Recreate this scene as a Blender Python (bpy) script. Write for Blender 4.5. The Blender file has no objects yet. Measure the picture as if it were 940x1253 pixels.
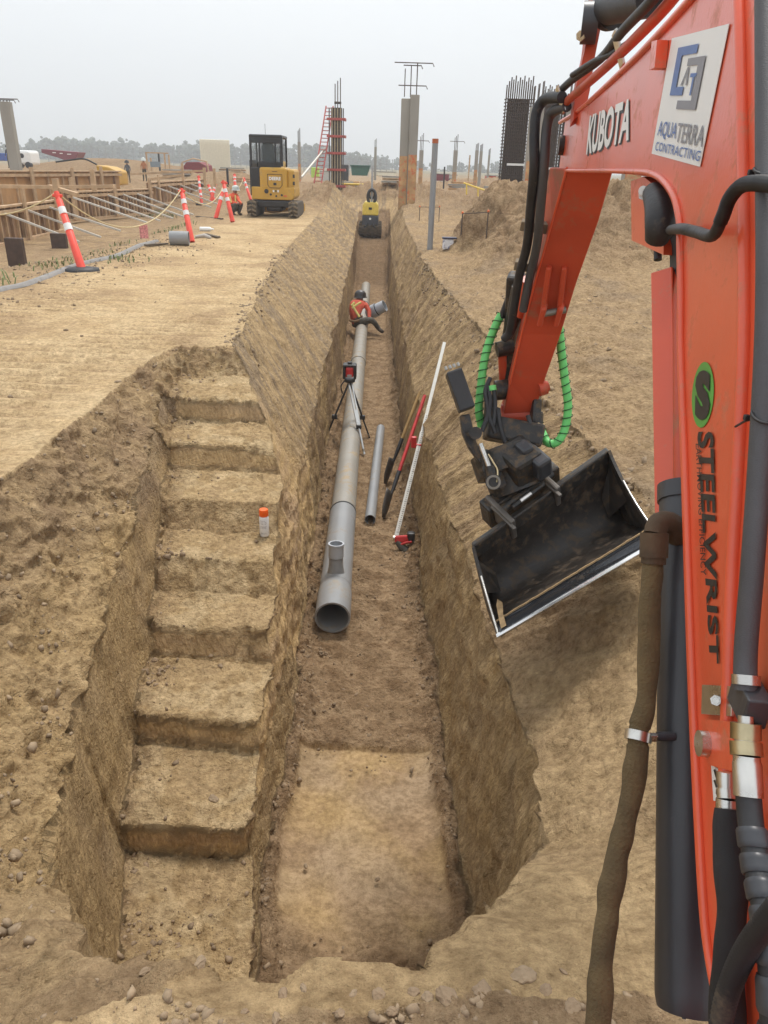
import bpy, bmesh, math, random
import numpy as np
from mathutils import Vector, Matrix

random.seed(7)
RNG = np.random.default_rng(11)
SC = bpy.context.scene
COL = SC.collection
R = math.radians

# ------------------------------------------------------------------ camera
CAM_H = 1.55
F_PX, IMG_W, IMG_H = 905.0, 940.0, 1253.0
PITCH, ROLL = R(25.05), R(1.75)
C_POS = Vector((0, 0, CAM_H))
C_FWD = Vector((0, math.cos(PITCH), -math.sin(PITCH)))
_r0 = Vector((1, 0, 0)); _u0 = Vector((0, math.sin(PITCH), math.cos(PITCH)))
C_RIGHT = _r0 * math.cos(ROLL) + _u0 * math.sin(ROLL)
C_UP = _u0 * math.cos(ROLL) - _r0 * math.sin(ROLL)

def ray(px, py):
    return C_FWD * F_PX + C_RIGHT * (px - IMG_W / 2) + C_UP * (IMG_H / 2 - py)
def G(px, py, z=0.0):
    """point of the horizontal level z seen at photo pixel"""
    d = ray(px, py); t = (z - CAM_H) / d.z
    return C_POS + d * t
def at(px, py, D):
    """point at depth D metres along the view axis"""
    return C_POS + ray(px, py) * (D / F_PX)

cam_d = bpy.data.cameras.new("camera")
cam = bpy.data.objects.new("camera", cam_d); COL.objects.link(cam)
cam_d.sensor_fit = 'VERTICAL'; cam_d.sensor_height = 36.0
cam_d.lens = 36.0 * F_PX / IMG_H
cam_d.clip_start = 0.02; cam_d.clip_end = 6000
m = Matrix((C_RIGHT, C_UP, -C_FWD)).transposed().to_4x4(); m.translation = C_POS
cam.matrix_world = m
SC.camera = cam

# ------------------------------------------------------------------ world / light
SUN_EL, SUN_AZ = R(66), R(20)         # soft sun behind smoke, high and slightly ahead
w = bpy.data.worlds.new("World"); SC.world = w; w.use_nodes = True
nt = w.node_tree; nt.nodes.clear()
wo = nt.nodes.new("ShaderNodeOutputWorld"); bg = nt.nodes.new("ShaderNodeBackground")
sky = nt.nodes.new("ShaderNodeTexSky"); sky.sky_type = 'NISHITA'; sky.sun_disc = False
sky.sun_elevation = SUN_EL; sky.sun_rotation = SUN_AZ; sky.air_density = 1.0; sky.dust_density = 6.0; sky.ozone_density = 1.0
hs = nt.nodes.new("ShaderNodeHueSaturation"); hs.inputs['Saturation'].default_value = 0.12
mx = nt.nodes.new("ShaderNodeMix"); mx.data_type = 'RGBA'; mx.inputs[0].default_value = 0.80
mx.inputs[7].default_value = (5.5, 5.8, 6.05, 1)     # the even grey of smoke and cloud
nt.links.new(sky.outputs[0], hs.inputs['Color']); nt.links.new(hs.outputs[0], mx.inputs[6])
cn_ = nt.nodes.new("ShaderNodeTexNoise"); cn_.inputs['Scale'].default_value = 1.6; cn_.inputs['Detail'].default_value = 5
tcw = nt.nodes.new("ShaderNodeTexCoord"); mpw = nt.nodes.new("ShaderNodeMapping"); mpw.inputs['Scale'].default_value = (1, 1, 4); nt.links.new(tcw.outputs['Generated'], mpw.inputs[0]); nt.links.new(mpw.outputs[0], cn_.inputs['Vector'])
cr_ = nt.nodes.new("ShaderNodeValToRGB"); cr_.color_ramp.elements[0].position = .3; cr_.color_ramp.elements[0].color = (.90, .91, .92, 1); cr_.color_ramp.elements[1].position = .7; cr_.color_ramp.elements[1].color = (1.07, 1.07, 1.06, 1); nt.links.new(cn_.outputs['Fac'], cr_.inputs[0])
mw = nt.nodes.new("ShaderNodeMix"); mw.data_type = 'RGBA'; mw.blend_type = 'MULTIPLY'; mw.inputs[0].default_value = 1; nt.links.new(mx.outputs[2], mw.inputs[6]); nt.links.new(cr_.outputs[0], mw.inputs[7])
nt.links.new(mw.outputs[2], bg.inputs[0]); bg.inputs[1].default_value = 0.10
nt.links.new(bg.outputs[0], wo.inputs[0])
sd = bpy.data.lights.new("sun", 'SUN'); sd.energy = 1.5; sd.angle = R(14); sd.color = (1.0, 0.95, 0.88)
so = bpy.data.objects.new("sun", sd); COL.objects.link(so)
_dir = Vector((math.sin(SUN_AZ) * math.cos(SUN_EL), math.cos(SUN_AZ) * math.cos(SUN_EL), math.sin(SUN_EL)))
so.rotation_euler = _dir.to_track_quat('Z', 'Y').to_euler()
vs = SC.view_settings; vs.view_transform = 'Standard'; vs.look = 'None'; vs.gamma = 1.0; vs.exposure = 1.03
SC.cycles.use_denoising = True
SC.cycles.max_bounces = 6; SC.cycles.diffuse_bounces = 3; SC.cycles.volume_bounces = 1
SC.cycles.transparent_max_bounces = 12

# ------------------------------------------------------------------ materials
_M = {}
def mat(name, col, rough=0.6, metal=0.0, var=0.12, scale=8.0, bump=0.0, bscale=60.0, dirt=None, dirt_amt=0.4, dirt_scale=6.0, spec=None, stretch=None, coat=0.0):
    if name in _M: return _M[name]
    m = bpy.data.materials.new(name); m.use_nodes = True; _M[name] = m
    n = m.node_tree; p = n.nodes['Principled BSDF']
    tc = n.nodes.new("ShaderNodeTexCoord"); src = tc.outputs['Object']
    if stretch:
        mp = n.nodes.new("ShaderNodeMapping"); mp.inputs['Scale'].default_value = stretch
        n.links.new(src, mp.inputs[0]); src = mp.outputs[0]
    nz = n.nodes.new("ShaderNodeTexNoise"); nz.inputs['Scale'].default_value = scale; nz.inputs['Detail'].default_value = 6
    n.links.new(src, nz.inputs['Vector'])
    rp = n.nodes.new("ShaderNodeValToRGB")
    a = [max(0, c * (1 - var)) for c in col[:3]] + [1]; b = [min(1, c * (1 + var)) for c in col[:3]] + [1]
    rp.color_ramp.elements[0].position = .3; rp.color_ramp.elements[1].position = .7
    rp.color_ramp.elements[0].color = a; rp.color_ramp.elements[1].color = b
    n.links.new(nz.outputs['Fac'], rp.inputs[0]); out = rp.outputs[0]
    rough_in = None
    if dirt:
        n2 = n.nodes.new("ShaderNodeTexNoise"); n2.inputs['Scale'].default_value = dirt_scale; n2.inputs['Detail'].default_value = 9
        n2.inputs['Roughness'].default_value = .7
        n.links.new(src, n2.inputs['Vector'])
        r2 = n.nodes.new("ShaderNodeValToRGB")
        t = 0.62 - 0.25 * dirt_amt
        r2.color_ramp.elements[0].position = t; r2.color_ramp.elements[1].position = t + .1
        r2.color_ramp.elements[1].color = (dirt_amt + .35,) * 3 + (1,)
        n.links.new(n2.outputs['Fac'], r2.inputs[0])
        mm = n.nodes.new("ShaderNodeMix"); mm.data_type = 'RGBA'
        n.links.new(r2.outputs[0], mm.inputs[0]); n.links.new(out, mm.inputs[6]); mm.inputs[7].default_value = (*dirt, 1)
        out = mm.outputs[2]
        mr = n.nodes.new("ShaderNodeMapRange"); mr.inputs[3].default_value = rough; mr.inputs[4].default_value = max(rough, .85)
        n.links.new(r2.outputs[0], mr.inputs[0]); n.links.new(mr.outputs[0], p.inputs['Roughness'])
    n.links.new(out, p.inputs['Base Color'])
    if not dirt:
        mr = n.nodes.new("ShaderNodeMapRange"); mr.inputs[3].default_value = max(.03, rough - .08); mr.inputs[4].default_value = min(1, rough + .08)
        n.links.new(nz.outputs['Fac'], mr.inputs[0]); n.links.new(mr.outputs[0], p.inputs['Roughness'])
    p.inputs['Metallic'].default_value = metal
    if spec is not None: p.inputs['Specular IOR Level'].default_value = spec
    if coat: p.inputs['Coat Weight'].default_value = coat; p.inputs['Coat Roughness'].default_value = .15
    if bump:
        nb = n.nodes.new("ShaderNodeTexNoise"); nb.inputs['Scale'].default_value = bscale; nb.inputs['Detail'].default_value = 5
        n.links.new(src, nb.inputs['Vector'])
        bp = n.nodes.new("ShaderNodeBump"); bp.inputs['Strength'].default_value = bump; bp.inputs['Distance'].default_value = .004
        n.links.new(nb.outputs['Fac'], bp.inputs['Height']); n.links.new(bp.outputs[0], p.inputs['Normal'])
    return m

# ------------------------------------------------------------------ mesh builder
class MB:
    U = 1.0    # unit size of the sections given to box / beam / tube
    def __init__(s): s.v = []; s.f = []; s.sm = []
    def add(s, vs, fs, smooth=False):
        o = len(s.v); s.v += [tuple(v) for v in vs]
        for f in fs: s.f.append([i + o for i in f]); s.sm.append(smooth)
    def box(s, c, size, rot=None, bev=0.0, axes=None, raw=False):
        """box of full size at centre c; axes = three unit vectors or rot matrix"""
        if not raw: size = [q * MB.U for q in size]; bev *= MB.U
        bm = bmesh.new(); bmesh.ops.create_cube(bm, size=1.0)
        for v in bm.verts: v.co = Vector((v.co.x * size[0], v.co.y * size[1], v.co.z * size[2]))
        if bev > 0: bmesh.ops.bevel(bm, geom=bm.edges[:], offset=min(bev, min(size) * .45), segments=2, affect='EDGES', profile=.5)
        if axes is not None: Mx = Matrix([Vector(a) for a in axes]).transposed()
        elif rot is not None: Mx = rot
        else: Mx = Matrix.Identity(3)
        c = Vector(c); bm.verts.ensure_lookup_table()
        s.add([Mx @ v.co + c for v in bm.verts], [[v.index for v in f.verts] for f in bm.faces], False); bm.free()
        return s
    def beam(s, a, b, w, h, up=(0, 0, 1), bev=0.0):
        a, b = Vector(a), Vector(b); d = (b - a); L = d.length; d.normalize(); up = Vector(up)
        x = d.cross(up)
        if x.length < 1e-4: x = d.cross(Vector((1, 0, 0)))
        x.normalize(); z = x.cross(d)
        return s.box((a + b) / 2, (w * MB.U, L, h * MB.U), axes=(x, d, z), bev=bev * MB.U, raw=True)
    def tube(s, pts, r, n=10, cap=True, smooth=True, close=False):
        pts = [Vector(p) for p in pts]; N = len(pts)
        rs = [q * MB.U for q in r] if isinstance(r, (list, tuple)) else [r * MB.U] * N
        t0 = (pts[1] - pts[0]).normalized(); u = t0.orthogonal().normalized(); vs = []; prev = t0
        for i, p in enumerate(pts):
            if i == 0: t = t0
            elif i == N - 1: t = (pts[-1] - pts[-2]).normalized()
            else:
                t = (pts[i + 1] - pts[i - 1])
                t = t.normalized() if t.length > 1e-9 else prev
            q = prev.rotation_difference(t); u = q @ u; u = (u - t * u.dot(t)).normalized(); prev = t
            v = t.cross(u)
            for k in range(n):
                a = 2 * math.pi * k / n; vs.append(p + (u * math.cos(a) + v * math.sin(a)) * rs[i])
        fs = [[i * n + k, i * n + (k + 1) % n, (i + 1) * n + (k + 1) % n, (i + 1) * n + k] for i in range(N - 1) for k in range(n)]
        s.add(vs, fs, smooth)
        if cap:
            s.add(vs[:n], [list(range(n))[::-1]]); s.add(vs[-n:], [list(range(n))])
        return s
    def cyl(s, a, b, r, r2=None, n=20, cap=True):
        return s.tube([a, b], [r, r if r2 is None else r2], n, cap)
    def pipe(s, a, b, ro, ri, n=32, segs=1):
        ro *= MB.U; ri *= MB.U; a, b = Vector(a), Vector(b); t = (b - a).normalized(); u = t.orthogonal().normalized(); v = t.cross(u); vs = []
        for P, rr in ((a, ro), (b, ro), (b, ri), (a, ri)):
            for k in range(n):
                q = 2 * math.pi * k / n; vs.append(P + (u * math.cos(q) + v * math.sin(q)) * rr)
        fs1 = []; fs2 = []
        for j in range(4):
            for k in range(n):
                f = [j * n + k, j * n + (k + 1) % n, ((j + 1) % 4) * n + (k + 1) % n, ((j + 1) % 4) * n + k]
                (fs1 if j in (0, 2) else fs2).append(f)
        s.add(vs, fs1, True); s.add(vs, fs2, False); return s
    def prism(s, poly, n, bev=0.0):
        """extrude a planar 3D polygon by vector n"""
        poly = [Vector(p) for p in poly]; n = Vector(n); k = len(poly)
        bm = bmesh.new(); a = [bm.verts.new(p) for p in poly]; f = bm.faces.new(a)
        r_ = bmesh.ops.extrude_face_region(bm, geom=[f]); vv = [g for g in r_['geom'] if isinstance(g, bmesh.types.BMVert)]
        for v in vv: v.co += n
        bmesh.ops.recalc_face_normals(bm, faces=bm.faces[:])
        if bev: bmesh.ops.bevel(bm, geom=bm.edges[:], offset=bev, segments=2, affect='EDGES', profile=.5, clamp_overlap=True)
        bm.verts.index_update()
        s.add([v.co.copy() for v in bm.verts], [[v.index for v in f.verts] for f in bm.faces]); bm.free(); return s
    def ball(s, c, r, sub=2, sq=(1, 1, 1), rough=0.0, rot=None):
        bm = bmesh.new(); bmesh.ops.create_icosphere(bm, subdivisions=sub, radius=1.0)
        Mx = rot if rot is not None else Matrix.Identity(3); vs = []; r = r * MB.U
        for v in bm.verts:
            k = 1 + (random.random() - .5) * rough; vs.append(Mx @ Vector((v.co.x * sq[0] * r * k, v.co.y * sq[1] * r * k, v.co.z * sq[2] * r * k)) + Vector(c))
        bm.verts.ensure_lookup_table()
        s.add(vs, [[v.index for v in f.verts] for f in bm.faces], rough == 0); bm.free(); return s
    def quad(s, a, b, c, d): s.add([a, b, c, d], [[0, 1, 2, 3]]); return s
    def build(s, name, material, parent=None, origin=None):
        me = bpy.data.meshes.new(name)
        o = Vector(origin) if origin is not None else Vector((0, 0, 0))
        if parent is not None and origin is None: o = Vector(parent['_o']) if '_o' in parent else parent.matrix_world.translation.copy()
        me.from_pydata([tuple(Vector(v) - o) for v in s.v], [], s.f); me.update()
        me.polygons.foreach_set('use_smooth', s.sm)
        me.materials.append(material)
        ob = bpy.data.objects.new(name, me); COL.objects.link(ob)
        if parent is not None:
            ob.parent = parent; ob.location = (0, 0, 0)
            ob['_o'] = tuple(o)
            if origin is not None:
                po = Vector(parent['_o']); ob.location = o - po
        else:
            ob.location = o; ob['_o'] = tuple(o)
        return ob

def tag(o, label=None, cat=None, group=None, kind=None):
    if label: o['label'] = label
    if cat: o['category'] = cat
    if group: o['group'] = group
    if kind: o['kind'] = kind
    return o
def thing(name, label, cat, loc=(0, 0, 0), group=None, rz=0.0):
    o = bpy.data.objects.new(name, None); COL.objects.link(o); o.location = loc; o.rotation_euler = (0, 0, rz)
    o.empty_display_size = .1; o['_o'] = tuple(loc)
    return tag(o, label, cat, group)
def copy_tree(o, loc=None, rz=None, parent=None):
    c = o.copy(); COL.objects.link(c)
    if parent: c.parent = parent
    if loc is not None: c.location = loc; 
    if rz is not None: c.rotation_euler = (c.rotation_euler.x, c.rotation_euler.y, rz)
    for ch in list(o.children): copy_tree(ch, parent=c)
    return c
def spline(pts, n=8):
    """Catmull-Rom through points"""
    P = [Vector(p) for p in pts]; P = [P[0] * 2 - P[1]] + P + [P[-1] * 2 - P[-2]]; out = []
    for i in range(1, len(P) - 2):
        for k in range(n):
            t = k / n; a, b, c, d = P[i - 1:i + 3]
            out.append(.5 * ((2 * b) + (c - a) * t + (2 * a - 5 * b + 4 * c - d) * t * t + (3 * b - a - 3 * c + d) * t ** 3))
    out.append(P[-2]); return out
# ------------------------------------------------------------------ numpy noise
_perm = np.random.default_rng(3).permutation(256).astype(np.int32); _perm = np.concatenate([_perm, _perm, _perm])
_gr = np.random.default_rng(5).normal(size=(256, 3)).astype(np.float32); _gr /= np.linalg.norm(_gr, axis=1, keepdims=True)
def pn(x, y, z=0.0):
    x = np.asarray(x, np.float32); y = np.asarray(y, np.float32); z = np.broadcast_to(np.asarray(z, np.float32), x.shape)
    xi = np.floor(x).astype(np.int32); yi = np.floor(y).astype(np.int32); zi = np.floor(z).astype(np.int32)
    fx = x - xi; fy = y - yi; fz = z - zi
    u = fx * fx * fx * (fx * (fx * 6 - 15) + 10); v = fy * fy * fy * (fy * (fy * 6 - 15) + 10); w_ = fz * fz * fz * (fz * (fz * 6 - 15) + 10)
    xi &= 255; yi &= 255; zi &= 255
    def g(a, b, c):
        h = _perm[_perm[_perm[(xi + a) & 255] + ((yi + b) & 255)] + ((zi + c) & 255)]
        q = _gr[h]
        return q[..., 0] * (fx - a) + q[..., 1] * (fy - b) + q[..., 2] * (fz - c)
    def lp(a, b, t): return a + t * (b - a)
    if np.all(fz == 0):
        return 1.6 * lp(lp(g(0, 0, 0), g(1, 0, 0), u), lp(g(0, 1, 0), g(1, 1, 0), u), v)
    return 1.6 * lp(lp(lp(g(0, 0, 0), g(1, 0, 0), u), lp(g(0, 1, 0), g(1, 1, 0), u), v),
                    lp(lp(g(0, 0, 1), g(1, 0, 1), u), lp(g(0, 1, 1), g(1, 1, 1), u), v), w_)
def fbm(x, y, z=0.0, o=4, rough=.5):
    a = 1.0; s = 0; f = 1.0
    for i in range(o):
        s = s + a * pn(x * f + i * 17.3, y * f - i * 9.1, z * f); a *= rough; f *= 2.03
    return s
def sst(a, b, x):
    t = np.clip((x - a) / (b - a), 0, 1); return t * t * (3 - 2 * t)

# ------------------------------------------------------------------ outlines of the dig (metres; x, y, height of the break)
B_A = [(-.45, 1.12, -.1), (-.60, 1.5, -.5), (-.68, 2.2, -.9), (-.73, 3, -.95), (-.69, 4.1, -.93), (-.71, 5, -.92), (-.84, 9.2, -.9), (-.98, 15, -.9), (-1.22, 24, -.85), (-1.42, 33, -.2),
       (-.2, 33.6, -.1), (-.12, 33, -.2), (-.02, 24, -.85), (.16, 15, -.9), (.30, 9.7, -.9), (.43, 6.5, -.86), (.56, 4.2, -.80), (.61, 3.1, -.72), (.64, 2.25, -.58), (.55, 1.76, -.45), (.36, 1.35, -.22), (.1, 1.06, -.04)]
T_A = [(-.42, .92), (-.70, 1.6), (-.76, 2.4), (-.78, 3.2), (-.80, 4.1), (-.88, 4.95), (-1.07, 5.6), (-1.34, 6.3), (-1.45, 7), (-1.72, 10), (-1.98, 13.4), (-2.2, 18), (-2.45, 25), (-2.2, 34.5),
       (.25, 34.5), (.35, 25), (.45, 20), (.58, 14), (.74, 11), (.95, 8), (1.08, 6), (1.3, 4.2), (1.45, 2.6), (1.2, 1.5), (.7, 1.02), (.2, .94)]
B_S = [(0, 1.07, -.03), (-.3, 1.03, -.03), (-.64, 1.08, -.12), (-.86, 1.35, -.4), (-1.13, 1.83, -.66), (-1.36, 2.6, -.72), (-1.50, 3.66, -.60), (-1.66, 4.75, -.38), (-1.86, 5.7, -.12), (-1.96, 6.3, -.03),
       (-1.93, 6.64, -.01), (-1.4, 6.72, 0), (0, 6.74, 0)]
T_S = [(.1, .95), (-.35, .93), (-.95, .86), (-1.7, 1.3), (-2.25, 2.2), (-2.12, 3), (-2.02, 3.5), (-2.02, 6.2), (-2.0, 6.7), (-1.43, 6.82), (.1, 6.84)]
STEP_Y = [6.46, 5.78, 5.22, 4.60, 4.12, 3.66, 3.13, 2.61]     # foot of each riser
STEP_L = [6.66, 5.84, 5.31, 4.73, 4.26, 3.755, 3.19, 2.635]   # its lip

def sdist(poly, x, y):
    """unsigned distance, inside mask, interpolated z at the nearest edge point"""
    n = len(poly); best = np.full(x.shape, 1e9, np.float32); zz = np.zeros(x.shape, np.float32); ins = np.zeros(x.shape, bool)
    for i in range(n):
        a = poly[i]; b = poly[(i + 1) % n]
        dx, dy = b[0] - a[0], b[1] - a[1]; L2 = dx * dx + dy * dy
        t = np.clip(((x - a[0]) * dx + (y - a[1]) * dy) / L2, 0, 1)
        d = (x - a[0] - t * dx) ** 2 + (y - a[1] - t * dy) ** 2
        k = d < best; best = np.where(k, d, best)
        if len(a) > 2: zz = np.where(k, a[2] + t * (b[2] - a[2]), zz)
        if dy != 0:
            c = ((a[1] > y) != (b[1] > y)) & (x < dx * (y - a[1]) / dy + a[0]); ins ^= c
    return np.sqrt(best), ins, zz

def base_ground(x, y):
    g = np.zeros(x.shape, np.float32)
    big = fbm(x * .35, y * .35, 0, 3)
    # spoil bank on the right
    e = 1.25 + .05 * (y - 15) + .35 * pn(y * .6, y * 0 + 3.3)
    m = sst(0, 1.0, x - e + .3 * big) * sst(9.4, 17.6, y + .8 * big) * (1 - .9 * sst(19.2, 23, y))
    m = m * (1 - sst(13, 19, x))
    g += m * (1.16 + .22 * fbm(x * .7, y * .7, 0, 3) + .10 * np.abs(fbm((x + y) * 1.3, (y - x) * .6, 0, 3))) 
    # lumpy heaps behind the small digger and at the trench end
    for cx, cy, h, rx, ry in ((-2.4, 31, .85, 1.5, 2.0), (-3.2, 27.5, .25, .8, 1.5), (-1.9, 27.0, .28, .5, 1.5), (.9, 28, .30, .9, 2.5), (-12, 34, .5, 2.5, 2), (-7.5, 38, .6, 2.5, 2), (3.5, 30, .4, 2, 2), (6, 44, .6, 4, 3), (-3, 52, .6, 4, 3), (12, 40, .9, 5, 3), (-1.0, 37, .6, 2.5, 2.0), (1.4, 36, .5, 2.6, 3), (-9.5, 47, 1.0, 5, 3), (-21, 60, 1.5, 9, 4), (8, 60, .9, 8, 4), (-15.0, 41, .8, 3, 2.2)):
        g += h * np.exp(-((x - cx) / rx) ** 2 - ((y - cy) / ry) ** 2)
    # low pit at the formwork on the left
    edge = np.interp(y, [0, 8.5, 10.8, 12.5, 15, 17.5, 21, 60], [-6.6, -6.3, -5.7, -5.35, -5.0, -4.9, -5.2, -9])
    d = edge - x + .35 * pn(y * .9, y * 0 + 8.1)
    g -= .42 * sst(0, 2.2, d) * (1 - sst(30, 36, y)) * sst(5, 8, y)
    far = sst(30, 80, np.hypot(x, y))
    g += far * .25 * fbm(x * .05, y * .05, 0, 3)
    return g

def hgt(x, y, detail=True):
    wa = .05
    near = y < 12
    xw = x + .035 * pn(x * 1.7, y * 1.7, 0) + .02 * pn(x * 6, y * 6, 0)
    yw = y + .03 * pn(x * 1.9 + 31, y * 1.9, 0) + .012 * pn(x * 7 + 9, y * 7, 0)
    nl = sst(2.0, 1.3, y); xw = xw + nl * .06 * pn(x * 4.1, y * 4.1, 2.0); yw = yw + nl * (.07 * pn(x * 3.3 + 5, y * 3.3, 4.0) + .02 * pn(x * 11, y * 11, 4.0))
    g = base_ground(x, y)
    floor = -1.8 + sst(22.8, 28.5, y) * .95 + sst(28.5, 33, y) * .6 + .02 * fbm(x * 2, y * 2, 0, 3)
    floor = floor - .02 * sst(3.3, 3.25, y) * 0
    dB, iB, zb = sdist(B_A, xw, yw); dT, iT, _ = sdist(T_A, xw, yw)
    wr = dT / (dB + dT + 1e-6)
    ww = .085 + .085 * sst(4.8, 3.6, y) * (x < 0) + .075 * sst(7, 4.5, y) * (x > 0)
    A = np.where(iB, zb + (floor - zb) * (.55 * sst(-.02, 1, (dB + .0) / ww) + .45 * np.clip(dB / ww, 0, 1)), np.where(iT, g * (1 - wr) + zb * wr ** 1.08, g))
    # loose toe of soil at the foot of the walls
    A = A + np.where(iB, .07 * np.exp(-((dB - ww - .02) / .07) ** 2) * (1 + .8 * pn(x * 5, y * 3)), 0)
    step = np.zeros(x.shape, np.float32)
    yy = y + .032 * pn(x * 2.6, y * 1.0) + .016 * pn(x * 9, y * 3) + .03 * np.clip(pn(x * 4 + 3, y * .7, 1.0) - .25, 0, 1) + .03 * (x + 1.3)
    for k, Y in enumerate(STEP_Y):
        sw = STEP_L[k] - Y; step -= .2 * np.clip((STEP_L[k] - yy + (k % 3 - 1) * .02 * (x + 1.3)) / sw, 0, 1)
        # crumbs piled at the foot of each riser, tread sagging to its lip
        step += .028 * np.exp(-np.clip(Y - .04 - yy, 0, 9) / .05) * (yy < Y - .01) * (.6 + .8 * pn(x * 4, y * 0 + k * 3.1))
        step -= .02 * np.exp(-np.clip(yy - STEP_L[k], 0, 9) / .09) * (yy > STEP_L[k]) * (.6 + .9 * pn(x * 7, y * 0 + k * 5.7))
    dB2, iB2, zb2 = sdist(B_S, xw, yw); dT2, iT2, _ = sdist(T_S, xw, yw)
    wr2 = dT2 / (dB2 + dT2 + 1e-6)
    pad_toe = .10 * np.exp(-(dB2 / .22) ** 2) * (y < 2.5)
    S = np.where(iB2, zb2 + (np.minimum(step, zb2) + pad_toe - zb2) * sst(-.02, .13, dB2), np.where(iT2, zb2 * wr2, 9.0))
    S = np.where(iT2 | iB2, S, 9.0)
    h = np.minimum(A, S)
    return h, dict(iB=iB, iT=iT, dB=dB, iB2=iB2, iT2=iT2, dB2=dB2, dT=dT, g=g, A=A, S=S, step=step)

# rows
def geo(a, b, d0, ratio):
    out = [a]; d = d0
    while out[-1] < b: out.append(out[-1] + d); d *= ratio
    return out
rows = list(np.arange(.62, 2.6, .0105)) + list(np.arange(2.6, 7.0, .0135))
for Y, L_ in zip(STEP_Y, STEP_L): rows += list(np.arange(Y - .05, L_ + .03, .009) + .004)
y = 7.0
while y < 36: rows.append(y); y += .0023 * y + (.00018 * y * y)
rows += geo(36.1, 2600, .5, 1.055)
rows += [.5, .3, 0, -.6, -2, -6, -16, -40]
rows = np.array(sorted(rows)); rows = rows[np.concatenate([[True], np.diff(rows) > .0025])]
NI = 720
XL, XR = -3.0, 2.3
xf = np.linspace(XL, XR, 1700)
YY = np.repeat(rows[:, None], len(xf), 1); XX = np.repeat(xf[None], len(rows), 0)
H0, _ = hgt(XX.astype(np.float32), YY.astype(np.float32))
gx = np.abs(np.gradient(H0, axis=1) / (xf[1] - xf[0]))
dens = np.sqrt(1 + gx ** 2)
# smooth the density along the trench so that neighbouring rows stay aligned
ker = 9; pad = np.pad(dens, ((ker, ker), (0, 0)), 'edge'); cs = np.cumsum(np.vstack([np.zeros((1, dens.shape[1])), pad]), 0)
dens = (cs[2 * ker + 1:] - cs[:-2 * ker - 1]) / (2 * ker + 1)
ker = 6; pad = np.pad(dens, ((0, 0), (ker, ker)), 'edge'); cs = np.cumsum(np.hstack([np.zeros((dens.shape[0], 1)), pad]), 1)
dens = (cs[:, 2 * ker + 1:] - cs[:, :-2 * ker - 1]) / (2 * ker + 1)
dens += .35 * ((XX > -1.9) & (XX < 1.3))
cum = np.cumsum(dens, 1); cum -= cum[:, :1]; cum /= cum[:, -1:]
tt = np.linspace(0, 1, NI)
XI = np.stack([np.interp(tt, cum[i], xf) for i in range(len(rows))])
# spread the inner columns a little with distance
kx = 1 + np.clip(rows - 9, 0, 27) / 60
lx = -np.array(geo(-XL + .014, 9, .014, 1.012))[::-1]; lx = np.concatenate([-np.array(geo(9.2, 2500, .2, 1.08))[::-1], lx])
rx = np.array(geo(XR + .014, 8, .014, 1.02)); rx = np.concatenate([rx, np.array(geo(8.2, 2500, .2, 1.09))])
X = np.hstack([np.repeat(lx[None], len(rows), 0), XI, np.repeat(rx[None], len(rows), 0)]).astype(np.float32)
Y = np.repeat(rows[:, None], X.shape[1], 1).astype(np.float32)
Z, K = hgt(X, Y)
# ---- displacement along the surface normal
def grid_normals(X, Y, Z):
    P = np.stack([X, Y, Z], -1)
    du = np.gradient(P, axis=1); dv = np.gradient(P, axis=0)
    n = np.cross(du, dv); n /= np.linalg.norm(n, axis=-1, keepdims=True) + 1e-12
    return n
N = grid_normals(X, Y, Z)
def blur(a, k):
    for ax in (0, 1):
        pw = [(0, 0), (0, 0)]; pw[ax] = (k, k); p = np.pad(a, pw, 'edge'); c = np.cumsum(p, ax); z0 = np.zeros_like(np.take(c, [0], ax)); c = np.concatenate([z0, c], ax)
        sl = lambda s: tuple(s if i == ax else slice(None) for i in (0, 1))
        a = (c[sl(slice(2 * k + 1, None))] - c[sl(slice(None, -2 * k - 1))]) / (2 * k + 1)
    return a
N = np.stack([blur(N[..., i], 2) for i in range(3)], -1); N /= np.linalg.norm(N, axis=-1, keepdims=True) + 1e-12
steep = 1 - np.clip(N[..., 2], 0, 1)
inT = (K['iT'] | K['iT2'])
slope_m = (K['iT'] & ~K['iB'] & (np.abs(K['A'] - Z) < 1e-4)).astype(np.float32) * sst(1.3, 1.9, Y)       # scraped banks
slopeL = slope_m * (X < -.3); slopeR = slope_m * (X > 0)
wall_m = sst(.35, .75, steep)
trench_floor = (K['iB'] & (np.abs(K['A'] - Z) < 1e-4) & (wall_m < .4)).astype(np.float32)
stair_m = (K['iB2'] & (np.abs(K['S'] - Z) < 1e-4) & (wall_m < .5)).astype(np.float32)
road = (~inT).astype(np.float32) * sst(-6.0, -4.6, X) * sst(.2, -.6, X) * (1 - sst(24, 29, Y)) * (1 - sst(.06, .2, K['g']))
rough_out = (~inT).astype(np.float32) * (1 - road)
bank_m = (K['iT2'] & ~K['iB2'] & (np.abs(K['S'] - Z) < 1e-4)).astype(np.float32)
D = np.zeros_like(X)
lod = np.clip(6 / np.maximum(Y, 1), .0, 1)
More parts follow.
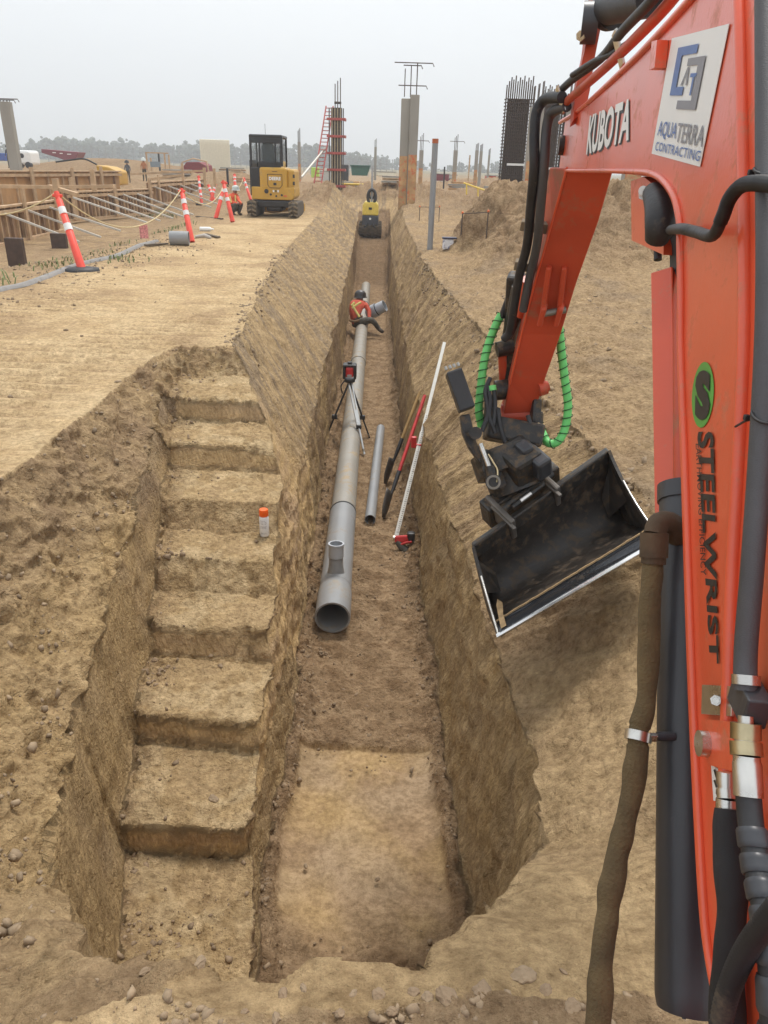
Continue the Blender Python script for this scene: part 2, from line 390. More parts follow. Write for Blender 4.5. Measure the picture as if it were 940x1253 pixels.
# scraped banks: grooves running down the fall line, slightly skewed
sk = (Y - 1.15 * np.abs(X + .3)) ; skr = (Y + .75 * (X - .6))
gl = pn(sk * 9, X * 1.2, 3.1) * .6 + pn(sk * 23, X * 2.5, 7.7) * .35 + pn(sk * 3.2, X * .8, 1.2) * .8
gr_ = pn(skr * 9, X * 1.2, 5.1) * .6 + pn(skr * 23, X * 2.5, 2.7) * .35 + pn(skr * 3.2, X * .8, 9.2) * .8
D += slopeL * gl * .046 + slopeR * gr_ * .040 * sst(1.5, 4.0, Y)
D += slope_m * .012 * fbm(X * 6, Y * 6, Z * 6, 3)
rid = 1 - np.abs(pn(sk * 5, X * 1.6, 2.2)) * 2.2
D -= slopeL * .03 * np.clip(rid - .55, 0, 1) * sst(-.1, .5, pn(X * 1.2, Y * .9, 4.4))
# vertical walls: vertical fluting, pockets, cracks
fl = pn(Y * 7 + X * 7, X * 2, Z * 1.3) * .6 + pn(Y * 19, X * 3, Z * 3.1) * .3
cav = np.clip(pn(X * 3 + 7, Y * 3, Z * 3.4) - .22, 0, 1)
ledge = pn(X * 2.2, Y * 2.2, Z * 9) 
D += wall_m * (fl * .018 + .016 * fbm(X * 7, Y * 7, Z * 7, 4) - .06 * cav * sst(1.4, 2.0, Y) + .010 * ledge) * (1 - .55 * (X < -1.1)) * (.35 + .65 * sst(1.2, 2.0, Y)) * (1 - .75 * (K['iB2'] & (X < -.75) & (K['dB2'] > .16)))
D += bank_m * .055 * (np.abs(fbm(X * 2.6, Y * 2.6, Z * 2.6 + 4, 3)) - .35)
D += bank_m * (.04 * fbm(X * 4, Y * 4, Z * 4, 4) + .022 * fbm(X * 15, Y * 15, Z * 15, 3) * (.5 + sst(-.1, .4, pn(X * 2, Y * 2, 3.0))))
rb = 1 - np.abs(pn(X * 3.1, Y * 1.7 + Z * 3, 6.0)) * 2
D -= bank_m * .03 * np.clip(rb - .5, 0, 1)
# right near bank: smeared
nearR = slopeR * (1 - sst(2.5, 5, Y))
D += nearR * (.018 * fbm(X * 5, Y * 3, Z * 5, 4) + .006 * fbm(X * 20, Y * 20, Z * 20, 3))
# floor of the trench: foot prints and clumps, but smooth in the scraped box
clean = sst(.20, .27, K['dB']) * sst(3.66, 3.62, Y) * sst(2.2, 2.6, Y + .25 * pn(X * 3, Y * 3, 1.0)) 
foot = fbm(X * 5.2, Y * 6.5, 0, 3); foot2 = np.abs(pn(X * 9, Y * 12, 2.0))
D += trench_floor * (1 - clean) * (.022 * foot + .014 * foot2 + .008 * fbm(X * 24, Y * 24, 0, 3)) 
D += trench_floor * clean * (.002 * fbm(X * 12, Y * 5, 0, 3))
D -= trench_floor * .03 * sst(3.66, 3.62, Y) * clean; D += trench_floor * .018 * np.exp(-((Y - 3.70) / .04) ** 2)
crumb = np.clip(fbm(X * 16, Y * 16, 3.3, 3) * 1.3, 0, 1) ** 1.4
D += (trench_floor * (1 - clean) * sst(.28, .1, K['dB']) + stair_m * sst(.30, .08, K['dB2']) ) * crumb * .05
# stair treads
D += stair_m * (.010 * fbm(X * 6, Y * 6, 0, 4) + .006 * fbm(X * 22, Y * 22, 0, 3) + crumb * .012 * sst(0, .5, pn(X * 2.2, Y * 2.2, 8.0)))
# road: cross ripples pressed by tracks + light texture
tr = np.sin(Y * 2 * np.pi / .20 + X * 1.2 + 1.5 * pn(X * .8, Y * .8, 0)) * sst(-.1, .35, pn(X * .9, Y * .35, 6.6))
edge_near = np.clip(1 - np.minimum(K['dT'], 9) / .8, 0, 1)
D += road * (.016 * tr * lod + .009 * fbm(X * 3, Y * 3, 0, 4) + .004 * fbm(X * 15, Y * 15, 0, 3) * lod)
# rough ground
ro = rough_out * (Y > .2)
cl = np.clip(fbm(X * 4.5, Y * 4.5, 1.1, 4), 0, 2)
mound = sst(.1, .5, K['g'])
rut = np.abs(pn((X + .35 * Y) * 1.8, Y * .5, 2.2))
D += ro * (X > 0) * sst(2.6, 5, Y) * (.065 * np.abs(fbm((X * 1.0 + Y * .5) * 3.2, (Y - X * .5) * 1.5, 3.0, 4)) + .02 * fbm(X * 7, Y * 7, 2.0, 3))
D += ro * (.020 * cl + .03 * (rut - .3) * sst(3, 6, Y) + .010 * fbm(X * 11, Y * 11, 0, 3)) * sst(.2, 1.2, Y) + ro * mound * (.16 * fbm(X * 1.9, Y * 1.9, 0, 5) + .10 * np.abs(fbm((X + Y) * 3.5, (Y - X) * 1.3, 0, 3)))
nearlip = ro * (1 - sst(1.3, 2.2, Y))
D += nearlip * (.02 * np.clip(fbm(X * 10, Y * 10, 1.0, 3), 0, 1) + .012 * np.clip(fbm(X * 27, Y * 27, 5.0, 2), 0, 1) + .02 * fbm(X * 3, Y * 3, 2, 2))
lipedge = sst(.12, 0, K['dT']) * (~K['iT']) * (Y > 1.2)
D += lipedge * .032 * fbm(X * 9, Y * 9, 4, 3)
farf = 1 - sst(50, 120, np.hypot(X, Y))
D *= farf
Xn = X + N[..., 0] * D; Yn = Y + N[..., 1] * D; Zn = Z + N[..., 2] * D
# ---- soil colour; trench walls and risers painted paler to offset shade
def c3(r, g, b): return np.array([r, g, b], np.float32)
SAND = c3(.53, .385, .222); PALE = c3(.64, .495, .31); GREY = c3(.36, .275, .19); DARK = c3(.22, .145, .085); YEL = c3(.52, .37, .195); BROWN = c3(.375, .265, .165)
def mixc(a, b, t): return a + (b - a) * np.clip(t, 0, 1)[..., None]
n1 = fbm(X * .9, Y * .9, Z * .9, 4); n2 = fbm(X * 3.2 + 5, Y * 3.2, Z * 3.2, 4); n3 = fbm(X * 10, Y * 10, Z * 10 + 3, 3)
C = np.broadcast_to(SAND, X.shape + (3,)).copy()
C = mixc(C, BROWN, rough_out * (.5 + .5 * n2 + .25 * n1))
C = mixc(C, GREY, rough_out * sst(.0, .6, n1) * .6); C = mixc(C, BROWN * .85, rough_out * sst(22, 34, Y) * .6)
C = mixc(C, PALE, road * (.35 + .5 * n1 + .4 * n2)); C = mixc(C, BROWN, road * sst(.1, .7, -n1 + .5 * n3) * .6); C = mixc(C, BROWN, road * np.clip(-tr, 0, 1) * .55)
roadedge = sst(-4.0, -5.2, X - .9 * pn(Y * .4, Y * 0 + 1.0)) * (~inT) * (X < 0)
C = mixc(C, BROWN, roadedge * (.65 + .4 * n2))
lay = Z + .16 * n1 + .07 * n2
C = mixc(C, mixc(np.broadcast_to(BROWN, C.shape), SAND, .35 + .7 * n2), bank_m * sst(-.62, -.3, lay))
C = mixc(C, mixc(np.broadcast_to(YEL, C.shape), SAND, .4 + .5 * n2), bank_m * sst(-.3, -.62, lay))
st_c = mixc(np.broadcast_to(SAND, C.shape), GREY, sst(-.25, .35, pn(sk * 9, X * 1.1, 1.1) + .35 * n2) * .95)
C = mixc(C, st_c, slopeL)
st_r = mixc(np.broadcast_to(SAND, C.shape), BROWN, sst(-.25, .35, pn(skr * 9, X * 1.1, 1.1) + .35 * n2) * .8)
C = mixc(C, st_r, slopeR)
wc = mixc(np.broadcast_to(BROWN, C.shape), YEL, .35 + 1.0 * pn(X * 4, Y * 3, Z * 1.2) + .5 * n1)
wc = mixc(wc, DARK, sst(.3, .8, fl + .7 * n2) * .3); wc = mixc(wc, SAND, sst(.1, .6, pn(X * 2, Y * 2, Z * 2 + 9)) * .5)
deepw = wall_m * inT * sst(1.25, 1.6, Y)
C = mixc(C, wc, deepw)
iw = deepw * (X < -.45) * (X > -1.0) * (Y < 7); C = mixc(C, mixc(np.broadcast_to(SAND * .95, C.shape), YEL, .4 + .8 * n2), iw * .9)  # wall beside the steps painted paler, as a lit face
rw = deepw * (X > 0) * (Y < 9); C = mixc(C, mixc(np.broadcast_to(SAND * .92, C.shape), YEL, .4 + .8 * n2), rw * .95)  # right wall colour lightened to offset its shade
lw = deepw * (X < -1.0) * (Y < 6.6); C = mixc(C, mixc(np.broadcast_to(YEL, C.shape), SAND, .3 + .8 * n2), lw * sst(-.45, -.75, lay) * .9); C = mixc(C, GREY * 1.05, lw * sst(-.6, -.3, lay) * .8)
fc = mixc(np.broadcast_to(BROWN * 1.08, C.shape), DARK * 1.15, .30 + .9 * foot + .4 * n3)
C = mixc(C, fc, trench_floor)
fcl = mixc(np.broadcast_to(YEL * .80, C.shape), BROWN * .82, .55 + 1.1 * pn(X * 2.6, Y * 2.6, 2.2) + .4 * n3); fcl = mixc(fcl, GREY, sst(.0, .5, pn(X * 2.2 + 3, Y * 3.1, 5.5)) * .55)
C = mixc(C, fcl, trench_floor * clean)
tc_ = mixc(np.broadcast_to(SAND, C.shape), YEL, .45 + .9 * n2); C = mixc(C, tc_, stair_m); C = mixc(C, PALE, stair_m * sst(-.1, .5, n2 + .5 * n3) * .7)
riser = wall_m * K['iB2'] * (K['dB2'] > .14) * (X < -.62)
rc = mixc(np.broadcast_to(YEL * .93, C.shape), BROWN, .3 + .8 * pn(X * 1.5, Y * 2, Z * 14) + .4 * n1); rc = mixc(rc, GREY, sst(-.55, -.1, Z) * .5) * 1.22  # riser colour brightened to offset shade on the upright faces
C = mixc(C, rc, riser)
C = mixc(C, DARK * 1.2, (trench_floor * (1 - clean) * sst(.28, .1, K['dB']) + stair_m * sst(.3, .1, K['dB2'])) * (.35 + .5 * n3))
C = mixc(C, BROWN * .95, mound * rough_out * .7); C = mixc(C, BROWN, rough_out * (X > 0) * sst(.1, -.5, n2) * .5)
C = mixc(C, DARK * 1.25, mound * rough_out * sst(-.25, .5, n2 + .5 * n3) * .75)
C = mixc(C, BROWN * .8, wall_m * sst(.05, .3, cav) * .25)  # wall pockets coloured darker
nr = nearR; C = mixc(C, mixc(np.broadcast_to(SAND, C.shape), BROWN, .45 + .8 * n1 + .3 * n3), nr * .9)
C = mixc(C, BROWN, nearlip * (.6 + .6 * n3))
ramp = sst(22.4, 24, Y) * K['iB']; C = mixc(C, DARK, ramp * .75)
fg = sst(60, 300, np.hypot(X, Y)); FIELD = c3(.20, .19, .11); C = mixc(C, FIELD, fg * .8)
C = np.clip(C * (1 + .10 * n3[..., None]), .02, .9)

nr_, nc_ = X.shape
me = bpy.data.meshes.new("ground"); nv = nr_ * nc_
me.vertices.add(nv); me.vertices.foreach_set('co', np.stack([Xn, Yn, Zn], -1).astype(np.float32).ravel())
i = np.arange(nr_ - 1)[:, None] * nc_ + np.arange(nc_ - 1)[None]
F = np.stack([i, i + 1, i + nc_ + 1, i + nc_], -1).reshape(-1, 4).astype(np.int32); nf = len(F)
me.loops.add(nf * 4); me.loops.foreach_set('vertex_index', F.ravel())
me.polygons.add(nf); me.polygons.foreach_set('loop_start', np.arange(0, nf * 4, 4, dtype=np.int32)); me.polygons.foreach_set('loop_total', np.full(nf, 4, np.int32))
me.polygons.foreach_set('use_smooth', np.ones(nf, bool)); me.update(calc_edges=True)
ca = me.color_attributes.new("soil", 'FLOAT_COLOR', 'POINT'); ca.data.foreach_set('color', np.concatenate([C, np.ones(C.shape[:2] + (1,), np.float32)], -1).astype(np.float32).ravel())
def vattr(nm, a):
    q = me.attributes.new(nm, 'FLOAT', 'POINT'); q.data.foreach_set('value', a.astype(np.float32).ravel())
slany = slope_m * (1 - nearR * .7)
sl_ = (slope_m > 0) & ~((X > 0) & (Y < 4.2))
fx_ = np.where(sl_, np.where(X < 0, sk, skr) * 2.6, np.where(deepw > .5, (Y + X) * 1.9, X)); fy_ = np.where(sl_, X * .55, np.where(deepw > .5, X * .8, Y)); fz_ = np.where(deepw > .5, Z * .75, Z)
fl_ = np.stack([fx_, fy_, fz_], -1).astype(np.float32)
q = me.attributes.new('flow', 'FLOAT_VECTOR', 'POINT'); q.data.foreach_set('vector', fl_.ravel())
vattr('smoothness', np.clip(trench_floor * clean + .6 * riser + .3 * road, 0, 1))
gm = bpy.data.materials.new("soil"); gm.use_nodes = True; n = gm.node_tree; p = n.nodes['Principled BSDF']
at_ = n.nodes.new("ShaderNodeAttribute"); at_.attribute_name = "soil"
sm_ = n.nodes.new("ShaderNodeAttribute"); sm_.attribute_name = "smoothness"
tc = n.nodes.new("ShaderNodeTexCoord")
def nz(scale, det=6, rough=.6):
    q = n.nodes.new("ShaderNodeTexNoise"); q.inputs['Scale'].default_value = scale; q.inputs['Detail'].default_value = det; q.inputs['Roughness'].default_value = rough
    n.links.new(tc.outputs['Object'], q.inputs['Vector']); return q
fa = n.nodes.new("ShaderNodeAttribute"); fa.attribute_name = "flow"
a1 = nz(26, 9, .70); n.links.new(fa.outputs['Vector'], a1.inputs['Vector'])
a2 = nz(6, 6, .65); a3 = nz(210, 4, .7); a4 = nz(45, 3)
vo = n.nodes.new("ShaderNodeTexVoronoi"); vo.inputs['Scale'].default_value = 42; vo.feature = 'F1'; n.links.new(tc.outputs['Object'], vo.inputs['Vector'])
def mth(op, a, b=None, v=None):
    q = n.nodes.new("ShaderNodeMath"); q.operation = op; n.links.new(a, q.inputs[0])
    if b is not None: n.links.new(b, q.inputs[1])
    if v is not None: q.inputs[1].default_value = v
    return q.outputs[0]
def ramp(src, p0, c0, p1, c1):
    q = n.nodes.new("ShaderNodeValToRGB"); q.color_ramp.elements[0].position = p0; q.color_ramp.elements[0].color = (*c0, 1); q.color_ramp.elements[1].position = p1; q.color_ramp.elements[1].color = (*c1, 1); n.links.new(src, q.inputs[0]); return q.outputs[0]
def mulc(a, b):
    q = n.nodes.new("ShaderNodeMix"); q.data_type = 'RGBA'; q.blend_type = 'MULTIPLY'; q.inputs[0].default_value = 1; n.links.new(a, q.inputs[6]); n.links.new(b, q.inputs[7]); return q.outputs[2]
c_ = mulc(at_.outputs['Color'], ramp(a1.outputs['Fac'], .32, (.62, .58, .54), .62, (1.16, 1.15, 1.13)))
c_ = mulc(c_, ramp(a2.outputs['Fac'], .35, (.84, .82, .78), .65, (1.12, 1.12, 1.10)))
c_ = mulc(c_, ramp(a3.outputs['Fac'], .3, (.82, .80, .78), .6, (1.06, 1.06, 1.06)))
n.links.new(c_, p.inputs['Base Color'])
p.inputs['Roughness'].default_value = .95; p.inputs['Specular IOR Level'].default_value = .12
crm = n.nodes.new("ShaderNodeMapRange"); crm.inputs[1].default_value = .45; crm.inputs[2].default_value = .6; n.links.new(a4.outputs['Fac'], crm.inputs[0])
vv = mth('MULTIPLY', mth('SUBTRACT', vo.outputs['Distance'], v=.5), crm.outputs[0])
crk = n.nodes.new("ShaderNodeTexVoronoi"); crk.feature = 'DISTANCE_TO_EDGE'; crk.inputs['Scale'].default_value = 7.5
wv = n.nodes.new("ShaderNodeMix"); wv.data_type = 'VECTOR'; wv.inputs[0].default_value = .13; n.links.new(tc.outputs['Object'], wv.inputs[4]); n.links.new(a2.outputs['Color'], wv.inputs[5]); n.links.new(wv.outputs[1], crk.inputs['Vector'])
a5 = nz(2.3, 4, .6)
line = mth('SUBTRACT', ramp(crk.outputs['Distance'], .0, (0, 0, 0), .045, (1, 1, 1)), v=1.0)
cmask = n.nodes.new("ShaderNodeMapRange"); cmask.inputs[1].default_value = .5; cmask.inputs[2].default_value = .66; n.links.new(a5.outputs['Fac'], cmask.inputs[0])
line = mth('MULTIPLY', line, cmask.outputs[0])
hgt_ = mth('ADD', mth('MULTIPLY', a1.outputs['Fac'], v=.95), mth('MULTIPLY', vv, v=-.75)); hgt_ = mth('ADD', hgt_, mth('MULTIPLY', a3.outputs['Fac'], v=.28)); hgt_ = mth('ADD', hgt_, mth('MULTIPLY', line, v=.35))
st_ = n.nodes.new("ShaderNodeMapRange"); st_.inputs[3].default_value = 1.0; st_.inputs[4].default_value = .3; n.links.new(sm_.outputs['Fac'], st_.inputs[0])
bp = n.nodes.new("ShaderNodeBump"); bp.inputs['Distance'].default_value = .035; n.links.new(st_.outputs[0], bp.inputs['Strength'])
n.links.new(hgt_, bp.inputs['Height']); n.links.new(bp.outputs[0], p.inputs['Normal'])
me.materials.append(gm)
ground = bpy.data.objects.new("ground", me); COL.objects.link(ground); tag(ground, kind='structure')
def gz(x, y):
    a = np.array([[x]], np.float32); b = np.array([[y]], np.float32)
    return float(hgt(a, b)[0][0, 0])
# ================================================================== materials used on machines
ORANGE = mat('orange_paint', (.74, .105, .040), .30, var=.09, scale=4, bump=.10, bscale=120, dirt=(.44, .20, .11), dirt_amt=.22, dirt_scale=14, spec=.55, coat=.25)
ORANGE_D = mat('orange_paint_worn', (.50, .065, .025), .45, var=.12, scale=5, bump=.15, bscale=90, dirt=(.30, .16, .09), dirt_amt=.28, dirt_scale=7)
BLACKR = mat('black_rubber', (.022, .022, .024), .55, var=.3, scale=20, bump=.2, bscale=120, dirt=(.20, .15, .10), dirt_amt=.15, dirt_scale=14)
GREYH = mat('grey_hose', (.060, .060, .064), .45, var=.2, scale=9, bump=.15, bscale=200)
GUARD = mat('charcoal_paint', (.042, .044, .050), .38, var=.25, scale=6, bump=.08, bscale=150, dirt=(.14, .12, .10), dirt_amt=.10, dirt_scale=12, stretch=(1, 1, .25))
STEEL = mat('bright_steel', (.62, .60, .56), .28, metal=1.0, var=.15, scale=30, bump=.1)
BRASS = mat('plated_brass', (.50, .42, .26), .34, metal=1.0, var=.2, scale=40, bump=.15)
SLEEVE = mat('brown_fabric_sleeve', (.115, .080, .036), .92, var=.30, scale=22, bump=.7, bscale=240)
MUDSTEEL = mat('muddy_black_steel', (.022, .020, .018), .42, var=.4, scale=12, bump=.35, bscale=70, dirt=(.12, .080, .045), dirt_amt=.48, dirt_scale=26)
BKT_IN = mat('bucket_inside', (.016, .012, .009), .50, var=.5, scale=10, bump=.30, bscale=50, dirt=(.070, .046, .026), dirt_amt=.46, dirt_scale=19)
GREEN = mat('green_spiral_guard', (.16, .62, .17), .45, var=.08, scale=10)
WHITE = mat('white_vinyl', (.80, .80, .78), .4, var=.03)
INK = mat('black_ink', (.02, .02, .02), .5)
INKB = mat('blue_ink', (.09, .17, .42), .5); INKG = mat('grey_ink', (.24, .24, .27), .5)
DGREEN = mat('sticker_green', (.10, .36, .06), .45)

# machine plane: the left face of the boom
PA, PB = .33, .10
PN = Vector((1, -PB, 0)).normalized(); PD_ = Vector((PB, 1, 0)).normalized()
def P(px, py, o=0.0):
    d = ray(px, py); a = PA + o * math.sqrt(1 + PB * PB); t = a / (d.x - PB * d.y)
    return C_POS + d * t

ex = thing('excavator', 'orange-red excavator arm and tilting grading bucket reaching over the trench from the right', 'excavator', (.38, -.6, 0))
# --- boom: one box section between two cut plates
outline = [(692, 146), (712, 134), (735, 112), (765, 86), (806, 45), (850, -2), (872, -28), (930, -40), (975, 10), (985, 300), (975, 700), (965, 1000), (960, 1300),
           (930, 1420), (884, 1330), (874, 1221), (860, 1141), (851, 1000), (843, 830), (836, 600), (829, 430), (833, 310), (832, 270), (826, 243), (812, 223), (797, 214), (760, 211), (703, 211), (684, 208)]
W_B = .155
b = MB(); b.prism([P(x, y) for x, y in outline], PN * .012)
boom = b.build('boom', ORANGE, ex)
b = MB(); b.prism([P(x, y) + PN * (W_B - .012) for x, y in outline], PN * .012)
far_in = [(700, 150), (740, 118), (810, 52), (860, 0), (930, -20), (960, 20), (965, 400), (940, 1000), (930, 1300), (900, 1300), (866, 1000), (856, 700), (850, 430), (850, 300), (846, 262), (830, 232), (805, 219), (703, 204)]
b.prism([P(x, y) + PN * .013 for x, y in far_in], PN * (W_B - .026))
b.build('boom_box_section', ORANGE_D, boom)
# rolled edges of the plate
low_edge = [(686, 208), (703, 209), (745, 209), (780, 210), (797, 212), (813, 221), (827, 241), (834, 270), (835, 300), (836, 360), (836, 430), (842, 600), (850, 830), (858, 1000), (867, 1141), (880, 1225), (892, 1330)]
b = MB(); pts = spline([P(x, y) - PN * .002 for x, y in low_edge], 6)
b.tube(pts, .0058, 10)
b.tube([q + PD_ * .012 + PN * .001 for q in pts], .0055, 8)
b.build('rolled_edge', ORANGE, boom)
b = MB(); top_edge = [(686, 150), (712, 133), (765, 85), (806, 44), (850, -4), (880, -40)]
b.tube(spline([P(x, y) - PN * .003 for x, y in top_edge], 6), .007, 8)
b.build('rolled_edge', ORANGE, boom)
b = MB(); re_ = [(905, -40), (908, 0), (911, 100), (914, 230), (915, 330), (914, 430), (908, 560), (900, 700), (896, 830), (892, 1000), (905, 1140), (915, 1320)]
b.tube(spline([P(x, y) - PN * .003 for x, y in re_], 6), .0085, 12)
b.build('rolled_edge', ORANGE, boom)
# tapered welded end cap + pin
b = MB(); b.cyl(P(690, 178) - PN * .02, P(690, 178) + PN * (W_B + .02), .035, n=24); b.build('pivot_boss', MUDSTEEL, boom)
b = MB()
c = P(803, 246) 
b.prism([P(x, y, .02) for x, y in [(772, 222), (787, 216), (800, 226), (806, 262), (812, 300), (812, 312), (773, 294)]], PN * .05)
b.build('cylinder_lug', ORANGE, boom)
b = MB(); b.tube(spline([P(x, y, .0) for x, y in [(800, 236), (806, 255), (808, 275), (803, 294)]], 4), [.020, .021, .022, .023, .024, .025, .026, .026, .026, .026, .024, .022, .020][:13], 14); b.build('rubber_boot', BLACKR, boom)
b = MB(); b.cyl(P(789, 237, .0), P(789, 237, .05), .013, n=6); b.cyl(P(787, 233, -.01), P(787, 233, .01), .0085, n=12); b.build('lug_bolt', STEEL, boom)
# lifting hook on the plate
b = MB(); b.prism([P(x, y, -.001) for x, y in [(811, 51), (818, 49), (815, 83), (808, 86)]], -PN * .02); b.build('hook_bracket', ORANGE, boom)
b = MB(); b.ball(P(808, 77, -.006), .010, 2); b.build('hook_knob', BLACKR, boom)
# clamp block, pin and plate at the lower end
b = MB(); b.prism([P(x, y, -.004) for x, y in [(863, 838), (900, 840), (899, 877), (862, 874)]], -PN * .004, bev=.0006); b.build('clamp_plate', STEEL, boom)
b = MB(); b.cyl(P(876, 857, -.008), P(876, 857, -.016), .0062, n=6); b.cyl(P(876, 857, -.016), P(876, 857, -.021), .0035, n=12); b.build('clamp_bolt', STEEL, boom)
b = MB(); b.box(P(917, 857, -.016), (.046, .024, .034), axes=(PD_, PN, (0, 0, 1)), bev=.002); b.build('clamp_block', GUARD, boom)
b = MB(); b.prism([P(x, y, -.006) for x, y in [(864, 880), (905, 884), (905, 945), (872, 936)]], -PN * .006); b.build('lug_plate', ORANGE, boom)
b = MB(); b.cyl(P(872, 911, -.006), P(872, 911, -.006) - PN * .016, .0150, n=28); b.build('pin_head', STEEL, boom)
# swing post, upper frame and tracks behind the camera's feet
b = MB(); b.box((.42, .02, .52), (.22, .34, .60), bev=.03); b.box((.42, .08, .25), (.30, .25, .12), bev=.03); b.build('swing_post', ORANGE_D, ex)
b = MB(); b.box((.30, -1.15, .72), (1.5, 1.7, .42), bev=.08); b.build('upper_frame', ORANGE, ex)
b = MB(); b.box((.30, -1.15, .36), (.9, 1.3, .3), bev=.05); b.build('undercarriage', GUARD, ex)
for sx in (-.42, 1.02):
    b = MB(); b.box((sx, -1.15, .24), (.34, 2.1, .46), bev=.19); b.build('track', BLACKR, ex)

# --- writing on the boom
def text_mesh(txt, bold=0.0, space=1.0):
    cu = bpy.data.curves.new('t', 'FONT'); cu.body = txt; cu.size = 1; cu.offset = bold; cu.space_character = space; cu.resolution_u = 3
    o = bpy.data.objects.new('t', cu); COL.objects.link(o); bpy.context.view_layer.update()
    me_ = bpy.data.meshes.new_from_object(o); bpy.data.objects.remove(o); bpy.data.curves.remove(cu)
    v = np.array([tuple(q.co) for q in me_.vertices]); f = [list(q.vertices) for q in me_.polygons]; bpy.data.meshes.remove(me_)
    mn = v.min(0); mxx = v.max(0); v = (v - mn) / np.maximum(mxx - mn, 1e-6)
    return v[:, :2], f
def text_on(corners, txt, name, material, parent, bold=0.0, space=1.0, lift=Vector((0, 0, 0))):
    """corners: 3D of text box lower-left, lower-right, upper-right, upper-left"""
    uv, f = text_mesh(txt, bold, space); a, b_, c_, d_ = [Vector(q) for q in corners]; m_ = MB()
    m_.add([a * (1 - u) * (1 - v) + b_ * u * (1 - v) + c_ * u * v + d_ * (1 - u) * v + lift for u, v in uv], f)
    return m_.build(name, material, parent)
def PQ(l, o=-.0008): return [P(x, y, o) for x, y in l]
q_ = [(717, 190), (769, 172), (775, 118), (722, 141)]
text_on([P(x + 1.6, y + 2.0, -.0012) for x, y in q_], 'KUBOTA', 'lettering_outline', INK, boom, .045, 1.0)  # dark printed outline behind the white word
text_on([P(x, y, -.0024) for x, y in q_], 'KUBOTA', 'lettering', WHITE, boom, .03, 1.0)
b = MB(); sq = [(798, 188), (857, 204), (893, 29), (823, 47)]; b.prism(PQ(sq, -.0015), -PN * .001); sign = b.build('sign_plate', WHITE, boom)
sA, sB, sC, sD = [P(x, y, -.0042) for x, y in sq]
def S(u, v): return sA * (1 - u) * (1 - v) + sB * u * (1 - v) + sC * u * v + sD * (1 - u) * v
text_on([S(.04, .145), S(.46, .145), S(.46, .30), S(.04, .30)], 'AQUA', 'lettering', INKB, sign, .005)
text_on([S(.47, .145), S(.96, .145), S(.96, .30), S(.47, .30)], 'TERRA', 'lettering', INKG, sign, .005)
text_on([S(.05, .035), S(.96, .035), S(.96, .115), S(.05, .115)], 'CONTRACTING', 'lettering', INKB, sign, .006, 1.1)
def logo(polys, m_):
    b = MB()
    for pl in polys: b.add([S(u, v) for u, v in pl], [list(range(len(pl)))])
    return b.build('emblem', m_, sign)
logo([[(.17, .52), (.28, .52), (.28, .91), (.17, .91)], [(.28, .84), (.56, .84), (.56, .91), (.28, .91)], [(.28, .52), (.43, .52), (.43, .59), (.28, .59)],
      [(.52, .66), (.64, .66), (.64, .69), (.52, .69)], [(.57, .52), (.60, .52), (.60, .66), (.57, .66)]], INKB)
logo([[(.62, .41), (.73, .41), (.73, .81), (.62, .81)], [(.42, .75), (.62, .75), (.62, .81), (.42, .81)], [(.36, .41), (.62, .41), (.62, .48), (.36, .48)],
      [(.36, .60), (.39, .60), (.46, .74), (.44, .74)], [(.46, .60), (.49, .60), (.47, .74), (.45, .74)]], INKG)
# vertical lettering (reads downwards)
def PV(cx0, y0, cx1, y1, w0, w1, o=-.002):   # baseline side is on the left when reading down -> text up direction to the right
    return [P(cx0 - w0 / 2, y0, o), P(cx1 - w1 / 2, y1, o), P(cx1 + w1 / 2, y1, o), P(cx0 + w0 / 2, y0, o)]
text_on(PV(863, 528, 874, 812, 20, 11), 'STEELWRIST', 'lettering', INK, boom, .028)
text_on(PV(854.5, 543, 861, 704, 6.5, 6.5), 'EARTHMOVING EFFICIENCY', 'lettering', INK, boom, .004)
b = MB(); cc = P(859.5, 483, -.0012); eu = (P(873.5, 480, -.0012) - cc); ev = (P(861, 443, -.0012) - cc); b.add([cc + eu * math.cos(a) + ev * math.sin(a) for a in [i * math.pi / 16 for i in range(32)]], [list(range(32))]); b.build('round_sticker', DGREEN, boom)
text_on(PQ([(850, 514), (868, 514), (870, 453), (851, 453)], -.0024), 'S', 'lettering', INK, boom, .07)
b = MB(); b.prism(PQ([(871, 936), (882, 942), (880, 980), (874, 980)], -.004), -PN * .0008); st = b.build('label_sticker', WHITE, boom)
b = MB()
for l in ([(873, 942), (875, 941), (879, 955), (877, 956)], [(873, 955), (875, 954), (878, 963), (876, 964)], [(876, 966), (879, 966), (879, 972), (876, 972)]): b.add(PQ(l, -.006), [[0, 1, 2, 3]])
b.build('lettering', INK, st)

# --- red guard strip and cylinder below the boom
b = MB(); a0, a1 = at(812, 338, 1.34), at(822, 850, 1.20)
b.beam(a0 + Vector((.010, .01, 0)), a1 + Vector((.010, .01, 0)), .039, .054, up=(-.8, -1, .1), bev=.002); b.build('cylinder_guard', ORANGE, ex)
b = MB(); b.beam(at(836, 236, 1.36), at(842, 620, 1.24), .04, .03, up=(0, -1, 0)); b.build('dark_gap_bar', BLACKR, ex)  # black bar put in to fill the dark gap beside the rod
b = MB(); c0, c1 = at(839, 596, 1.15), at(840, 1236, .95)
b.tube([c0, c0 + (c1 - c0) * .012, c0 + (c1 - c0) * .02, c0 + (c1 - c0) * .5, c0 + (c1 - c0) * .965, c0 + (c1 - c0) * .985, c1], [.034, .0378, .0385, .039, .039, .0385, .0362], 40)
bc = b.build('boom_cylinder', GUARD, ex)
b = MB(); dz = Vector((-.35, -.9, .0)).normalized() * .037
